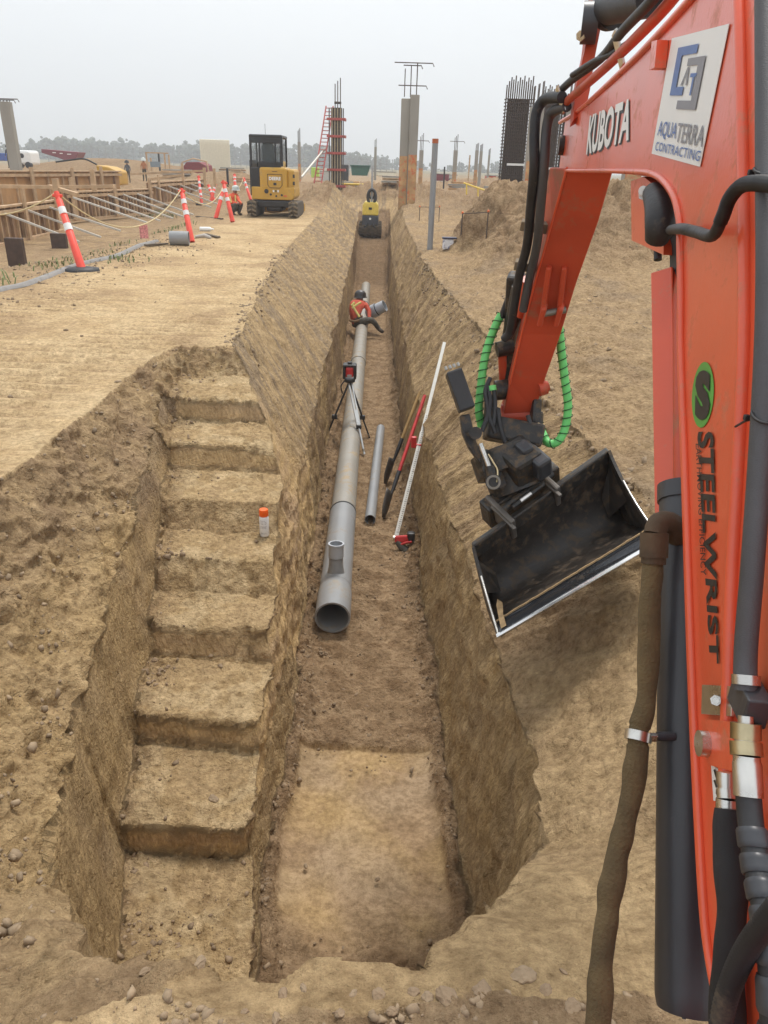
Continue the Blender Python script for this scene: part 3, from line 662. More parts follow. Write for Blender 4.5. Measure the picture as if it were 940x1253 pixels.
for k in (-.006, .006):
    b.tube([c0 + (c1 - c0) * .38 + dz + Vector((k + .004, 0, 0)), c0 + (c1 - c0) * .97 + dz + Vector((k + .004, 0, 0))], .0028, 6)
b.build('weld_seam', GUARD, bc)
b = MB(); b.cyl(c0 + (c1 - c0) * -.002, c0 + (c1 - c0) * .035, .0415, n=40); b.build('gland_ring', GUARD, bc)
b = MB(); b.cyl(c0, at(836, 330, 1.33), .018, n=20); b.build('piston_rod', ORANGE_D, bc)
# muddy banjo elbow at the gland
b = MB(); b.tube(spline([at(832, 652, 1.10), at(818, 640, 1.085), at(806, 641, 1.075), at(801, 655, 1.07)], 4), [.022, .021, .019, .0175, .017, .0165, .0165, .016, .016, .016, .016, .016, .016], 16)
b.cyl(at(801, 652, 1.07), at(800, 682, 1.07), .0200, n=18); b.cyl(at(800, 682, 1.07), at(799.5, 690, 1.07), .0175, n=18); b.build('elbow_fitting', mat('muddy_fitting', (.085, .055, .030), .8, var=.3, scale=20, bump=.5, bscale=90), bc)
# sleeved hose
sl = [(799, 690), (796, 730), (794, 780), (793, 830), (788, 870), (781, 900), (779, 930), (775, 960), (768, 995), (760, 1028), (754, 1055), (749, 1082), (744, 1110), (742, 1135), (737, 1165), (735, 1200), (733, 1240), (731, 1300), (735, 1400)]
ds = np.linspace(1.07, .89, len(sl)); pts = spline([at(x, y, d) for (x, y), d in zip(sl, ds)], 12)
rr_ = []
for i in range(len(pts)):
    t = i / 12; wr_ = .0148 + .0010 * math.sin(t * 1.3) + .0007 * math.sin(t * 2.9 + 1) + .0003 * math.sin(t * 5.1)
    if abs(t - 5.0) < .35: wr_ *= .88
    if t < 1: wr_ *= .93
    rr_.append(wr_)
pts = [q + Vector((.0006 * math.sin(i * .31), .0006 * math.cos(i * .23), 0)) for i, q in enumerate(pts)]
b = MB(); b.tube(pts, rr_, 22); b.build('sleeved_hose', SLEEVE, bc)
b = MB(); cc = at(781, 901, ds[5]); tdir = (at(779, 930, ds[6]) - at(788, 870, ds[4])).normalized(); b.pipe(cc - tdir * .0065, cc + tdir * .0065, .0180, .0145, 28)
b.cyl(cc + C_RIGHT * .014, cc + C_RIGHT * .034, .0045, n=10); b.box(cc + C_RIGHT * .019 - C_FWD * .004, (.010, .008, .010), bev=.001); b.build('hose_clamp', STEEL, bc)
b = MB(); b.cyl(cc + C_RIGHT * .026, cc + C_RIGHT * .050, .0062, n=14); b.build('clamp_stud', GUARD, bc)

# --- hoses along the boom (near side)
hp = [(936, -60), (937, 40), (938, 200), (939, 330), (937, 430), (930, 560), (921, 690), (913, 790), (912, 845)]
b = MB(); pts = spline([P(x, y, -.022) for x, y in hp], 20); b.tube(pts, .0112, 18); bh = b.build('boom_hose', mat('braided_grey_hose', (.065, .065, .070), .5, var=.15, scale=12, bump=.25, bscale=500, stretch=(1, 1, 1.6)), ex)
b = MB(); b.cyl(P(913, 826, -.022), P(913, 838, -.022), .0135, n=24); b.build('hose_collar', STEEL, bh)
def tie(px, py, r, o, px2):
    b = MB(); c_ = P(px, py, o); ring = [c_ + PD_ * math.cos(a) * r + PN * math.sin(a) * r + Vector((0, 0, .004 * math.cos(a))) for a in [i * math.pi / 12 for i in range(25)]]
    b.tube(ring, .0016, 6); b.tube([c_ - PD_ * r * 0, P(px2, py + 6, o - .002), P(px2 - 12, py + 13, o + .010)], .0014, 6); b.box(P(px2 + 2, py + 2, o - .006), (.006, .006, .006), bev=.001); return b.build('cable_tie', BLACKR, bh)
tie(938, 209, .0125, -.022, 917); tie(936, 509, .0125, -.022, 912)
b = MB(); cp = [(958, 228), (930, 224), (908, 227), (893, 243), (884, 266), (872, 288), (852, 284), (832, 280), (815, 284), (806, 300), (805, 318)]
pts = spline([P(x, y, -.034 + .07 * (i > 7)) if i < 9 else P(x, y, .03) for i, (x, y) in enumerate(cp)], 22)
b.tube(pts, [.0076 + .0009 * (1 if i % 2 else -1) * (1 if i < 95 else 0) for i in range(len(pts))], 14); b.build('corrugated_hose', BLACKR, bh)
# brass fitting stack and hoses at the bottom right
fo = -.024
b = MB(); b.cyl(P(913, 876, fo), P(913, 886, fo), .0075, n=18); b.cyl(P(913, 904, fo), P(913, 908, fo), .0105, n=18); b.build('fitting_neck', STEEL, bh)
b = MB(); b.cyl(P(913, 885, fo), P(913, 905, fo), .0150, n=6); b.cyl(P(913, 908, fo), P(914, 925, fo), .0160, n=6); b.build('brass_nut', BRASS, bh)
b = MB(); b.tube([P(914, 925, fo), P(914, 930, fo), P(914.5, 935, fo), P(916, 975, fo)], [.0125, .0125, .0135, .0135], 24); b.build('hose_ferrule', STEEL, bh)
b = MB(); dn = [(916, 974), (919, 1010), (926, 1060), (936, 1110), (944, 1170), (948, 1260), (948, 1330)]; b.tube(spline([P(x, y, fo) for x, y in dn], 8), .0118, 18); b.build('lower_hose', BLACKR, bh)
b = MB(); pts = spline([P(x, y, fo) for x, y in dn[1:]], 14)
for k in range(7):
    i0 = k * 9 + 1; seg = pts[i0:i0 + 8]
    if len(seg) > 3: b.tube(seg, [.0128] + [.0142] * (len(seg) - 2) + [.0128], 20)
b.build('spiral_guard', GUARD, bh)
b = MB()
b.tube([P(889, 945, -.020), P(889, 960, -.020)], .0105, 6); b.tube([P(889, 960, -.020), P(889, 968, -.020)], .0085, 20); b.tube([P(889, 966, -.020), P(890, 978, -.020)], .0100, 20); b.tube([P(890, 978, -.020), P(890, 994, -.020)], .0112, 20)
b.build('hose_ferrule', STEEL, bh)
b = MB(); fs_ = [(891, 990), (893, 1040), (896, 1100), (893, 1160), (890, 1220), (892, 1320)]
pts = spline([P(x, y, -.020) for x, y in fs_], 12); b.tube(pts, [.0130 + .0015 * math.sin(i * .15) + .0006 * math.sin(i * .4) + min(i, 14) * .00018 for i in range(len(pts))], 18); b.build('fabric_sleeve', mat('black_fabric', (.020, .019, .020), .8, var=.3, scale=10, bump=.25, bscale=900), bh)
b = MB(); pts = spline([P(x, y, -.045) for x, y in [(955, 1108), (935, 1132), (915, 1160), (900, 1190), (888, 1225), (880, 1270), (876, 1330)]], 16)
b.tube(pts, [.0092 + .0011 * (1 if i % 2 else -1) for i in range(len(pts))], 14); b.build('corrugated_hose', BLACKR, bh)

KE = .82
def ak(x, y, D): return at(x, y, D * KE)
MB.U = KE
# --- steel lines on top of the boom, lug and arm cylinder
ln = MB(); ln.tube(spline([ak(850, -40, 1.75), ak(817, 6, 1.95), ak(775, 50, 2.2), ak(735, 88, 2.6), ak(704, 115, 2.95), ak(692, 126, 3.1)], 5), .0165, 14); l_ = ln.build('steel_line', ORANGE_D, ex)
b = MB(); b.tube(spline([ak(835, -50, 1.75), ak(800, -2, 1.95), ak(762, 38, 2.25), ak(735, 72, 2.6), ak(700, 98, 2.95), ak(680, 117, 3.15)], 5), .0150, 12); b.build('hydraulic_hose', BLACKR, l_)
b = MB(); b.tube(spline([ak(770, 52, 2.25), ak(748, 66, 2.45), ak(725, 76, 2.65), ak(700, 92, 2.9)], 4), .010, 10); b.build('hydraulic_hose', BLACKR, l_)
for x, y, d in ((757, 60, 2.33), (686, 122, 3.08)):
    b = MB(); b.box(ak(x, y, d), (.012, .03, .105), axes=((.75, -.2, .6), C_FWD, (-.4, 0, .9)), bev=.003); b.build('line_clamp', STEEL, l_)
for pl, r0 in (([(688, 119, 3.05), (668, 121, 3.2), (657, 136, 3.25), (654, 165, 3.28), (654, 205, 3.32), (650, 250, 3.45), (645, 300, 3.65), (636, 335, 3.8), (630, 370, 3.95), (624, 405, 4.1), (617, 415, 4.15)], .023),
               ([(694, 130, 3.08), (676, 137, 3.2), (669, 156, 3.25), (666, 200, 3.3), (662, 250, 3.42), (657, 300, 3.6), (648, 340, 3.8), (640, 380, 3.95)], .022)):
    b = MB(); b.tube(spline([ak(*q) for q in pl], 6), r0, 12); b.build('hydraulic_hose', BLACKR if r0 == .023 else GREYH, l_)
b = MB(); lug = [(727, -30), (739, -30), (738, 20), (728, 70), (722, 110), (716, 138), (702, 146), (704, 110), (716, 60)]; b.prism([ak(x, y, 3.05) for x, y in lug], C_FWD * .05); lg = b.build('arm_lug', ORANGE_D, ex)
b = MB(); a_ = ak(716, 28, 3.0); b.cyl(a_ - Vector((.01, 0, 0)), a_ + Vector((.04, -.01, 0)), .075, n=28); b.build('pin_boss', GUARD, lg)
b = MB(); b.cyl(ak(710, 44, 2.98), ak(716, 42, 3.0), .02, n=6); b.build('pin_bolt', STEEL, lg)
b = MB(); b.cyl(ak(738, 12, 3.0), ak(800, -4, 2.4), .058, n=24); b.cyl(ak(745, 14, 2.95), ak(752, 12, 2.9), .068, n=24); b.cyl(ak(760, -8, 2.85), ak(850, -40, 2.2), .055, n=20)
b.build('arm_cylinder', BLACKR, ex)
b = MB(); b.cyl(ak(755, -12, 2.8), ak(768, 10, 2.75), .03, n=16); b.ball(ak(766, 14, 2.7), .035, 2); b.build('cylinder_fitting', mat('dull_fitting', (.22, .20, .17), .5, metal=.6), ex)
b = MB(); b.prism([ak(x, y, 3.3) for x, y in [(704, 118), (712, 120), (708, 142), (701, 140)]], C_FWD * .004); b.build('small_sticker', mat('teal_sticker', (.10, .32, .22), .5), lg)

# --- stick (dipper arm)
L1 = [(694, 205, 3.26), (676, 270, 3.50), (657, 338, 3.78), (638, 410, 4.08), (624, 470, 4.33), (616, 507, 4.47)]
R1 = [(752, 205, 3.18), (733, 270, 3.42), (706, 345, 3.74), (686, 410, 4.02), (665, 470, 4.28), (655, 505, 4.44)]
L0 = [(672, 205, 3.44), (662, 285, 3.72), (647, 345, 4.0), (630, 425, 4.30), (618, 480, 4.5), (610, 505, 4.6)]
b = MB(); n_ = len(L1); V = []
for i in range(n_):
    l, r_, k = ak(*L1[i]), ak(*R1[i]), ak(*L0[i]); V += [l, r_, k + (r_ - l), k]
fc_ = []
for i in range(n_ - 1):
    for j in range(4): fc_.append([i * 4 + j, i * 4 + (j + 1) % 4, (i + 1) * 4 + (j + 1) % 4, (i + 1) * 4 + j])
b.add(V, fc_ + [[3, 2, 1, 0], [(n_ - 1) * 4 + j for j in range(4)]])
e0, e1 = ak(616, 507, 4.47), ak(655, 505, 4.44); b.tube([e0 + C_FWD * .06, e1 + C_FWD * .06], .075, 24)
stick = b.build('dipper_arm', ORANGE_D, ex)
bv = stick.modifiers.new('bev', 'BEVEL'); bv.width = .006; bv.segments = 2; bv.limit_method = 'ANGLE'
b = MB(); b.tube([ak(x, y, d - .004) for x, y, d in L1[:-1]], .006, 8); b.build('weld_bead', ORANGE, stick)
sdir = (ak(616, 507, 4.47) - ak(694, 205, 3.26)).normalized(); wdir = (ak(*R1[2]) - ak(*L1[2])).normalized(); sn = sdir.cross(wdir).normalized()
if sn.dot(C_FWD) > 0: sn = -sn
for px0, px1 in ((672, 664), (691, 684)):
    b = MB(); p0, p1 = ak(px0, 326, 3.68), ak(px1 + 1, 380, 3.90)
    b.beam(p0, p1 + sn * .02, .028, .035, up=sn, bev=.008); b.beam(p1 - sdir * .05 + sn * .03, p1 + sdir * .05 + sn * .03, .03, .07, up=sn, bev=.012); b.build('bracket_lug', ORANGE_D, stick)
b = MB(); b.cyl(ak(664, 384, 3.86), ak(692, 379, 3.86), .018, n=16); b.build('bracket_pin', mat('dull_fitting', (.22, .20, .17), .5, metal=.6), stick)
b = MB(); b.cyl(ak(659, 476, 4.32), ak(668, 473, 4.32), .045, n=20); b.cyl(ak(668, 473, 4.32), ak(671, 472, 4.32), .03, n=14); b.build('pin_boss', ORANGE_D, stick)
b = MB(); b.box(ak(655, 277, 3.62), (.14, .05, .035), axes=(wdir, sdir, sn), bev=.004); b.build('hose_bracket', mat('dusty_bracket', (.23, .18, .12), .8, var=.2), stick)
b = MB(); b.box(ak(643, 325, 3.82), (.11, .05, .04), axes=(wdir, sdir, sn), bev=.004); b.build('hose_bracket', mat('dusty_bracket', (.23, .18, .12), .8, var=.2), stick)
# bucket cylinder on the far side with muddy lines
b = MB(); b.beam(ak(632, 335, 4.12), ak(628, 400, 4.35), .10, .10, up=sn, bev=.02); b.cyl(ak(636, 350, 4.1), ak(622, 420, 4.4), .045, n=16); b.cyl(ak(649, 350, 4.02), ak(622, 412, 4.25), .028, n=14)
b.build('bucket_cylinder', MUDSTEEL, stick)
b = MB(); b.cyl(ak(646, 342, 3.9), ak(638, 385, 4.12), .032, n=14); b.build('cylinder_gland', ORANGE, stick)
for (x0, y0, x1, y1, w_) in ((615, 425, 617, 470, .055), (625, 425, 621, 475, .05)):
    b = MB(); b.beam(ak(x0, y0, 4.35), ak(x1, y1, 4.5), w_, .05, up=sn, bev=.015); b.build('tipping_link', ORANGE_D if w_ > .052 else MUDSTEEL, stick)
for q0_, q1_, r_q in ((ak(608, 428, 4.33), ak(628, 424, 4.33), .045), (ak(606, 478, 4.45), ak(622, 476, 4.45), .06)):
    b = MB(); b.cyl(q0_, q1_, r_q, n=18); b.build('link_pin', MUDSTEEL, stick)

# --- green spiral guards
def spiral_hose(pl, r0, name='green_hose'):
    pts = spline([ak(*q) for q in pl], 40); b = MB(); b.tube(pts, r0, 16); h = b.build(name, GREEN, stick)
    # helical groove line, dark
    b = MB(); acc = 0; hp_ = []; t0 = (pts[1] - pts[0]).normalized(); u = t0.orthogonal().normalized(); prev = t0
    for i in range(len(pts) - 1):
        t = (pts[i + 1] - pts[i]); L = t.length; t.normalize(); q = prev.rotation_difference(t); u = q @ u; prev = t; v = t.cross(u)
        for k in range(3):
            a = acc / .040 * 2 * math.pi; hp_.append(pts[i] + t * (L * k / 3) + (u * math.cos(a) + v * math.sin(a)) * (r0 * 1.005)); acc += L / 3
    b.tube(hp_, .0028, 5); b.build('spiral_groove', mat('groove_dark', (.02, .07, .02), .7), h); return h
spiral_hose([(614, 384, 4.3), (607, 398, 4.32), (599, 418, 4.35), (593, 440, 4.37), (589, 468, 4.40), (586, 500, 4.42), (589, 522, 4.46)], .024)
spiral_hose([(684, 398, 4.15), (687, 430, 4.2), (691, 462, 4.25), (695, 495, 4.3), (692, 522, 4.34), (683, 540, 4.36), (671, 542, 4.38), (664, 530, 4.42), (659, 518, 4.45)], .024)
b = MB(); b.tube(spline([ak(684, 402, 4.15), ak(680, 385, 4.15), ak(683, 365, 4.1), ak(690, 350, 4.0)], 4), .018, 10); b.build('hose_end', BLACKR, stick)
b = MB(); b.tube(spline([ak(614, 388, 4.3), ak(620, 372, 4.25), ak(628, 352, 4.2)], 4), .020, 10); b.build('hose_end', BLACKR, stick)

# ================================================================== tilt rotator and bucket
TL_, TR_, CL_, CR_ = ak(581, 669, 4.16), ak(744, 553, 4.34), ak(612, 776, 3.74), ak(806, 662, 3.92)
Wd = ((TR_ - TL_) + (CR_ - CL_)).normalized(); Ud = ((CL_ - TL_) + (CR_ - TR_)); Ud = (Ud - Wd * Ud.dot(Wd)).normalized(); Nd = Wd.cross(Ud).normalized()
if Nd.dot(C_FWD) < 0: Nd = -Nd
prof = [(0, -.005), (.01, .07), (.05, .17), (.13, .26), (.24, .315), (.37, .32), (.50, .275), (.62, .20), (.74, .12), (.86, .055), (1.0, 0.0)]
def prof_s(n=4):
    q = spline([Vector((a, b_, 0)) for a, b_ in prof], n); return [(v.x, v.y) for v in q]
pr = prof_s(); LU = [(TL_, CL_), (TR_, CR_)]
def bp_(s, t, n):   # s across 0..1, t along T->C, n depth
    T = TL_.lerp(TR_, s); Cc = CL_.lerp(CR_, s); return T.lerp(Cc, t) + Nd * (n * KE)
b = MB(); NS = 24; V = []; F_ = []
for j, (t, n) in enumerate(pr):
    for i in range(NS + 1): V.append(bp_(i / NS, t, n))
for j in range(len(pr) - 1):
    for i in range(NS): q = j * (NS + 1) + i; F_.append([q, q + 1, q + NS + 2, q + NS + 1])
b.add(V, F_, True)
bucket = b.build('bucket', BKT_IN, ex); so_ = bucket.modifiers.new('thick', 'SOLIDIFY'); so_.thickness = .012; so_.offset = 1 
front = [(1.0, .0), (.86, .012), (.72, .030), (.58, .045), (.44, .050), (.30, .045), (.16, .030), (.06, .012), (0, -.005)]
for s_, sg in ((0, -1), (1, 1)):
    b = MB(); poly = [bp_(s_, t, n) for t, n in pr] + [bp_(s_, t, n) for t, n in front[1:-1]]
    b.prism(poly, Wd * .016 * sg); b.build('side_plate', BKT_IN, bucket)
    b = MB(); b.tube([bp_(s_, t, n - .003) + Wd * .008 * sg for t, n in front[:6]], .0065, 8); b.build('worn_rim', STEEL, bucket)
BS = mat('polished_edge', (.70, .70, .70), .25, metal=.85, var=.1, scale=20)
b = MB(); e = []
Uc = (CL_ - TL_).normalized()
def strip(t0, n0, t1, n1, th, ext=.018):
    A, B_, C2, D2 = bp_(0, t0, n0) - Wd * ext, bp_(1, t0, n0) + Wd * ext, bp_(1, t1, n1) + Wd * ext, bp_(0, t1, n1) - Wd * ext
    return MB().prism([A, B_, C2, D2], -Nd * th)
strip(.985, .002, 1.03, -.010, .010).build('cutting_edge', BS, bucket)
strip(.835, .052, .985, -.006, .007, .0).build('blade_plate', mat('blade_steel', (.055, .058, .066), .22, metal=.7, var=.2, scale=5, bump=.1, dirt=(.25, .17, .09), dirt_amt=.05), bucket)
b = MB(); st_ = [bp_(i / 60, .835 - .006 * random.random(), .060) - Nd * .016 for i in range(61)]; mdn = [float(fb) for fb in (.5 + .5 * np.sin(np.arange(61) * .23) * np.sin(np.arange(61) * .11 + 2) + .18 * np.sin(np.arange(61) * .9))]
st2 = [bp_(i / 60, .822 - .030 * max(0, mdn[i]), .070 + .025 * max(0, mdn[i])) - Nd * .020 for i in range(61)]
b.add(st_ + st2, [[i, i + 1, 62 + i, 61 + i] for i in range(60)]); b.tube([q - Nd * .010 for q in st_], .0045, 6); b.build('caked_mud', mat('dry_mud', (.30, .20, .10), .95, var=.25, scale=30, bump=.5, bscale=120), bucket)
b = MB(); mud = [(.012, .97, -.0), (.045, .97, -.0), (.05, .80, .05), (.07, .62, .12), (.05, .5, .17), (.03, .62, .11), (.02, .8, .045)]
b.add([bp_(s, t, n) - Nd * .012 for s, t, n in mud], [list(range(7))]); b.build('caked_mud', mat('dry_mud', (0, 0, 0)), bucket)
# top box beam
q0 = [bp_(0, 0, -.005), bp_(0, -.10, .02), bp_(0, -.13, .12), bp_(0, .03, .16)]
b = MB(); b.prism([v - Wd * .01 for v in q0], (TR_ - TL_) * 1.0 + Wd * .02, bev=.008); beam_ = b.build('top_beam', MUDSTEEL, bucket)
# inner corner gussets
for s0, s1 in ((0.0, .17), (1.0, .83)):
    b = MB(); A, B_, Cg = bp_(s0, .02, .02), bp_(s1, .10, .235), bp_(s0, .55, .12)
    b.add([bp_(s0, .03, .10), bp_(s0, .42, .12), bp_(s1 * .55 + s0 * .45, .30, .30), bp_(s1 * .55 + s0 * .45, .12, .25)], [[0, 1, 2, 3]]); b.build('corner_gusset', BKT_IN, bucket)
# hitch frame on the beam
def hb(s, t, n): return bp_(s, t, n)
tilt = MB(); ax = (Wd, Ud, Nd)
tilt.box(hb(.40, -.33, .10), (.52, .11, .18), axes=ax, bev=.015); tilt.build('bucket_hitch', MUDSTEEL, bucket)
for s in (.22, .56):
    b = MB(); b.box(hb(s, -.18, .05), (.035, .26, .16), axes=ax, bev=.01); b.box(hb(s + .005, -.08, -.005), (.022, .22, .02), axes=ax, bev=.004); b.build('hook_plate', mat('grey_hook', (.13, .115, .10), .5, metal=.3, var=.3, dirt=(.2, .14, .08), dirt_amt=.2), bucket)
b = MB(); b.cyl(hb(.22, -.20, .02), hb(.62, -.20, .02), .030, n=16); b.cyl(hb(.30, -.13, .0), hb(.55, -.13, .0), .018, n=14); b.build('locking_cylinder', MUDSTEEL, bucket)
b = MB(); b.cyl(hb(.36, -.13, -.004), hb(.44, -.13, -.004), .0185, n=14); b.build('cylinder_rod', STEEL, bucket)
b = MB(); b.cyl(ak(632, 600, 4.42), ak(615, 556, 4.42), .155, n=36); b.cyl(ak(622, 578, 4.40), ak(613, 552, 4.42), .19, n=36); 
b.box(ak(636, 566, 4.30), (.20, .22, .22), axes=ax, bev=.03); rotor = b.build('tilt_rotator', MUDSTEEL, ex)
b = MB(); b.box(ak(657, 566, 4.24), (.10, .17, .14), axes=ax, bev=.02); b.box(ak(642, 553, 4.24), (.08, .10, .12), axes=ax, bev=.02); b.build('valve_block', GUARD, rotor)
b = MB(); b.box(ak(628, 529, 4.40), (.33, .20, .14), axes=(wdir, C_FWD, wdir.cross(C_FWD)), bev=.02); b.box(ak(628, 531, 4.33), (.27, .03, .06), axes=(wdir, C_FWD, wdir.cross(C_FWD)), bev=.006); b.build('hitch_block', MUDSTEEL, rotor)
for x, y, d in ((600, 500, 4.42), (606, 515, 4.40), (656, 505, 4.42), (658, 520, 4.42)):
    b = MB(); b.beam(ak(x, y - 16, d), ak(x - 2, y + 16, d), .055, .12, up=C_FWD, bev=.018); b.build('hitch_cheek', MUDSTEEL, rotor)
b = MB(); b.prism([ak(x, y, 4.30) for x, y in [(563, 508), (575, 506), (583, 540), (594, 560), (588, 568), (574, 548), (566, 530)]], C_FWD * .05, bev=.006)
b.prism([ak(x, y, 4.28) for x, y in [(596, 548), (606, 562), (628, 552), (642, 545), (650, 552), (640, 585), (612, 600), (598, 592), (590, 576)]], C_FWD * .10, bev=.01); b.build('rotator_arm', MUDSTEEL, rotor)
b = MB(); b.box(ak(563, 478, 4.30), (.095, .10, .24), axes=((C_RIGHT * .94 + C_UP * .33), C_FWD, (C_UP * .94 - C_RIGHT * .33)), bev=.010); bx_ = b.build('control_box', mat('black_plastic', (.028, .028, .03), .45, var=.2, bump=.1, dirt=(.2, .15, .1), dirt_amt=.08, dirt_scale=30), rotor)
b = MB()
for k in range(4): b.cyl(ak(546.5 + k * 5, 452.5 - k * 1.6, 4.28), ak(545 + k * 5, 448.5 - k * 1.6, 4.28), .009, n=10)
b.build('connector_cap', mat('pale_cap', (.4, .4, .38), .5), bx_)
b = MB(); b.cyl(ak(588, 543, 4.22), ak(600, 575, 4.20), .014, n=16); b.build('tilt_rod', STEEL, rotor)
b = MB(); b.cyl(ak(600, 570, 4.21), ak(604, 592, 4.21), .03, n=16); b.cyl(ak(604, 590, 4.13), ak(604, 590, 4.30), .045, n=20); b.build('tilt_cylinder', MUDSTEEL, rotor)
b = MB(); b.cyl(ak(582, 530, 4.14), ak(582, 530, 4.28), .036, n=18); b.build('pivot_pin', MUDSTEEL, rotor)
b = MB(); b.pipe(ak(604, 590, 4.115), ak(604, 590, 4.135), .040, .028, 22); b.build('retaining_ring', mat('dull_fitting', (0, 0, 0)), rotor)
b = MB(); b.tube(spline([ak(598, 556, 4.2), ak(604, 566, 4.15), ak(609, 576, 4.14), ak(608, 590, 4.12)], 5), .005, 6)
for k in range(6): b.ball(ak(637 + k * 1.6, 557 + k * 2.4, 4.21), .010, 1)
for x, y in ((651, 519), (657, 521), (661, 524), (655, 527), (659, 519)): b.ball(ak(x, y, 4.30), .011, 1)
b.build('brass_plug', mat('shiny_brass', (.62, .50, .30), .3, metal=1), rotor)
for pl in ([(597, 470), (600, 490), (599, 510), (606, 530)], [(604, 472), (606, 495), (604, 520)], [(610, 500), (612, 520), (620, 545), (632, 552)], [(646, 470 + 38), (651, 530), (645, 548)], [(600, 462), (594, 480), (597, 505), (590, 528)], [(640, 540), (626, 556), (616, 575)]):
    b = MB(); b.tube(spline([ak(x, y, 4.30) for x, y in pl], 6), .013, 8); b.build('pilot_hose', BLACKR, rotor)
b = MB(); b.cyl(ak(602, 472, 4.3), ak(603, 478, 4.3), .024, n=12); b.build('green_coupling', GREEN, rotor)

MB.U = 1.0
# ================================================================== materials
PVC = mat('grey_pvc', (.27, .275, .28), .32, var=.06, scale=3, bump=.05, bscale=60, dirt=(.34, .27, .18), dirt_amt=.22, dirt_scale=5)
PVC2 = mat('dusty_grey_pvc', (.30, .28, .245), .42, var=.08, scale=3, dirt=(.40, .30, .18), dirt_amt=.40, dirt_scale=7, bump=.05)
PVCL = mat('light_grey_pvc', (.42, .44, .47), .35, var=.05)
CONC = mat('concrete', (.33, .31, .27), .85, var=.12, scale=2, bump=.2, bscale=40, stretch=(1, 1, .3))
PLY = mat('plywood', (.50, .285, .125), .8, var=.25, scale=2.2, stretch=(1, 1, .35))
PLYD = mat('weathered_plywood', (.33, .205, .12), .85, var=.3, scale=2.0, stretch=(1, 1, .4))
LUMB = mat('lumber', (.50, .34, .20), .8, var=.18, scale=5)
BRACE = mat('galvanised_brace', (.55, .52, .46), .5, metal=.3, var=.1)
REDP = mat('red_formwork_paint', (.42, .085, .07), .6, var=.2, dirt=(.3, .22, .16), dirt_amt=.25)
REBAR = mat('dark_rebar', (.085, .062, .050), .8, var=.3, scale=20)
DELI = mat('delineator_orange', (.80, .075, .045), .5, var=.08, dirt=(.5, .3, .2), dirt_amt=.12)
REFL = mat('reflective_white', (.78, .76, .74), .4, var=.05, dirt=(.5, .42, .32), dirt_amt=.12)
YELP = mat('digger_yellow', (.56, .315, .04), .42, var=.08, scale=3, dirt=(.34, .24, .12), dirt_amt=.22)
BLKP = mat('cab_black', (.018, .018, .019), .4, var=.2)
GLASS = bpy.data.materials.new('cab_glass'); GLASS.use_nodes = True
_p = GLASS.node_tree.nodes['Principled BSDF']; _p.inputs['Base Color'].default_value = (.10, .12, .12, 1); _p.inputs['Roughness'].default_value = .04; _p.inputs['Alpha'].default_value = .30
TRK = mat('muddy_track', (.085, .066, .045), .85, var=.4, scale=10, bump=.5, bscale=50)
SKIN = mat('skin', (.30, .15, .09), .6, var=.05)
HIVIS = mat('hi_vis_orange', (.80, .12, .045), .75, var=.12, scale=12)
HIVISY = mat('hi_vis_yellow', (.72, .62, .20), .6, var=.06)
PANTS = mat('dark_work_trousers', (.085, .075, .058), .9, var=.3, scale=15)
BOOT = mat('work_boot', (.06, .04, .025), .8)
HELB = mat('dark_hard_hat', (.03, .025, .025), .35); HELW = mat('white_hard_hat', (.62, .66, .62), .35)
ROPE = mat('yellowed_rope', (.62, .50, .28), .8)

_tt = (.3 * 1.012 ** np.arange(620)).astype(np.float32)
def G3(px, py):
    """first point where the photo's ray meets the modelled ground"""
    d = ray(px, py).normalized(); lo, hi = None, None; ts = _tt
    for it in range(2):
        x, y, z = d.x * ts, d.y * ts, CAM_H + d.z * ts; h = hgt(x[None], y[None])[0][0]; k = int(np.argmax(z < h)); k = max(k, 1)
        if it == 0: ts = np.linspace(ts[k - 1], ts[k], 24).astype(np.float32)
    return C_POS + d * float(ts[k])

# ------------------------------------------------------------------ main pipe
pA, pB = G(407, 756, -1.655), G(448, 350, -1.60)
pdir = (pB - pA).normalized(); pup = Vector((0, 0, 1)); pup = (pup - pdir * pup.dot(pdir)).normalized()
mp = thing('sewer_pipe', 'long large grey plastic pipe lying along the trench floor, its open end facing the viewer', 'pipe', tuple(pA))
Ltot = (pB - pA).length
Lb = (G(415, 628, -1.65) - pA).length
MB().pipe(pA + pdir * .55, pA + pdir * Lb, .131, .120, 48).build('near_section', PVC, mp)
b = MB(); N_ = 30; b.pipe(pA + pdir * (Lb + .005), pB, .125, .115, 44); b.build('far_section', PVC2, mp)
b = MB(); b.pipe(pA, pA + pdir * .34, .140, .126, 48); ps = [pA + pdir * .34, pA + pdir * .42]; b.tube(ps, [.140, .1315], 48, cap=False); b.tube([pA + pdir * .42, pA + pdir * .60], .1325, 48, cap=False); b.build('end_bell', PVC, mp)
b = MB(); b.tube([pA + pdir * (Lb - .012), pA + pdir * (Lb + .012)], .134, 48); b.build('rubber_gasket', BLACKR, mp)
for kk, L_ in enumerate((6.2, 12.0)):
    b = MB(); q = pA + pdir * (Lb + L_); b.pipe(q, q + pdir * .22, .136, .120, 40); b.build('coupling', PVC2, mp)
bs = pA + pdir * .52 + pup * .10
tb = (Vector((0, .10, 1)) - Vector((0.0, 0, 0))).normalized()
b = MB(); b.tube([bs, bs + tb * .06, bs + tb * .14], [.074, .062, .058], 32, cap=False); stub = b.build('branch_saddle', PVC, mp)
b = MB(); b.pipe(bs + tb * .08, bs + tb * .18, .054, .049, 32); b.build('branch_spigot', PVC, stub)
b = MB(); b.pipe(bs + tb * .15, bs + tb * .26, .063, .053, 36); b.pipe(bs + tb * .255, bs + tb * .270, .067, .053, 36); b.build('branch_collar', PVCL, stub)
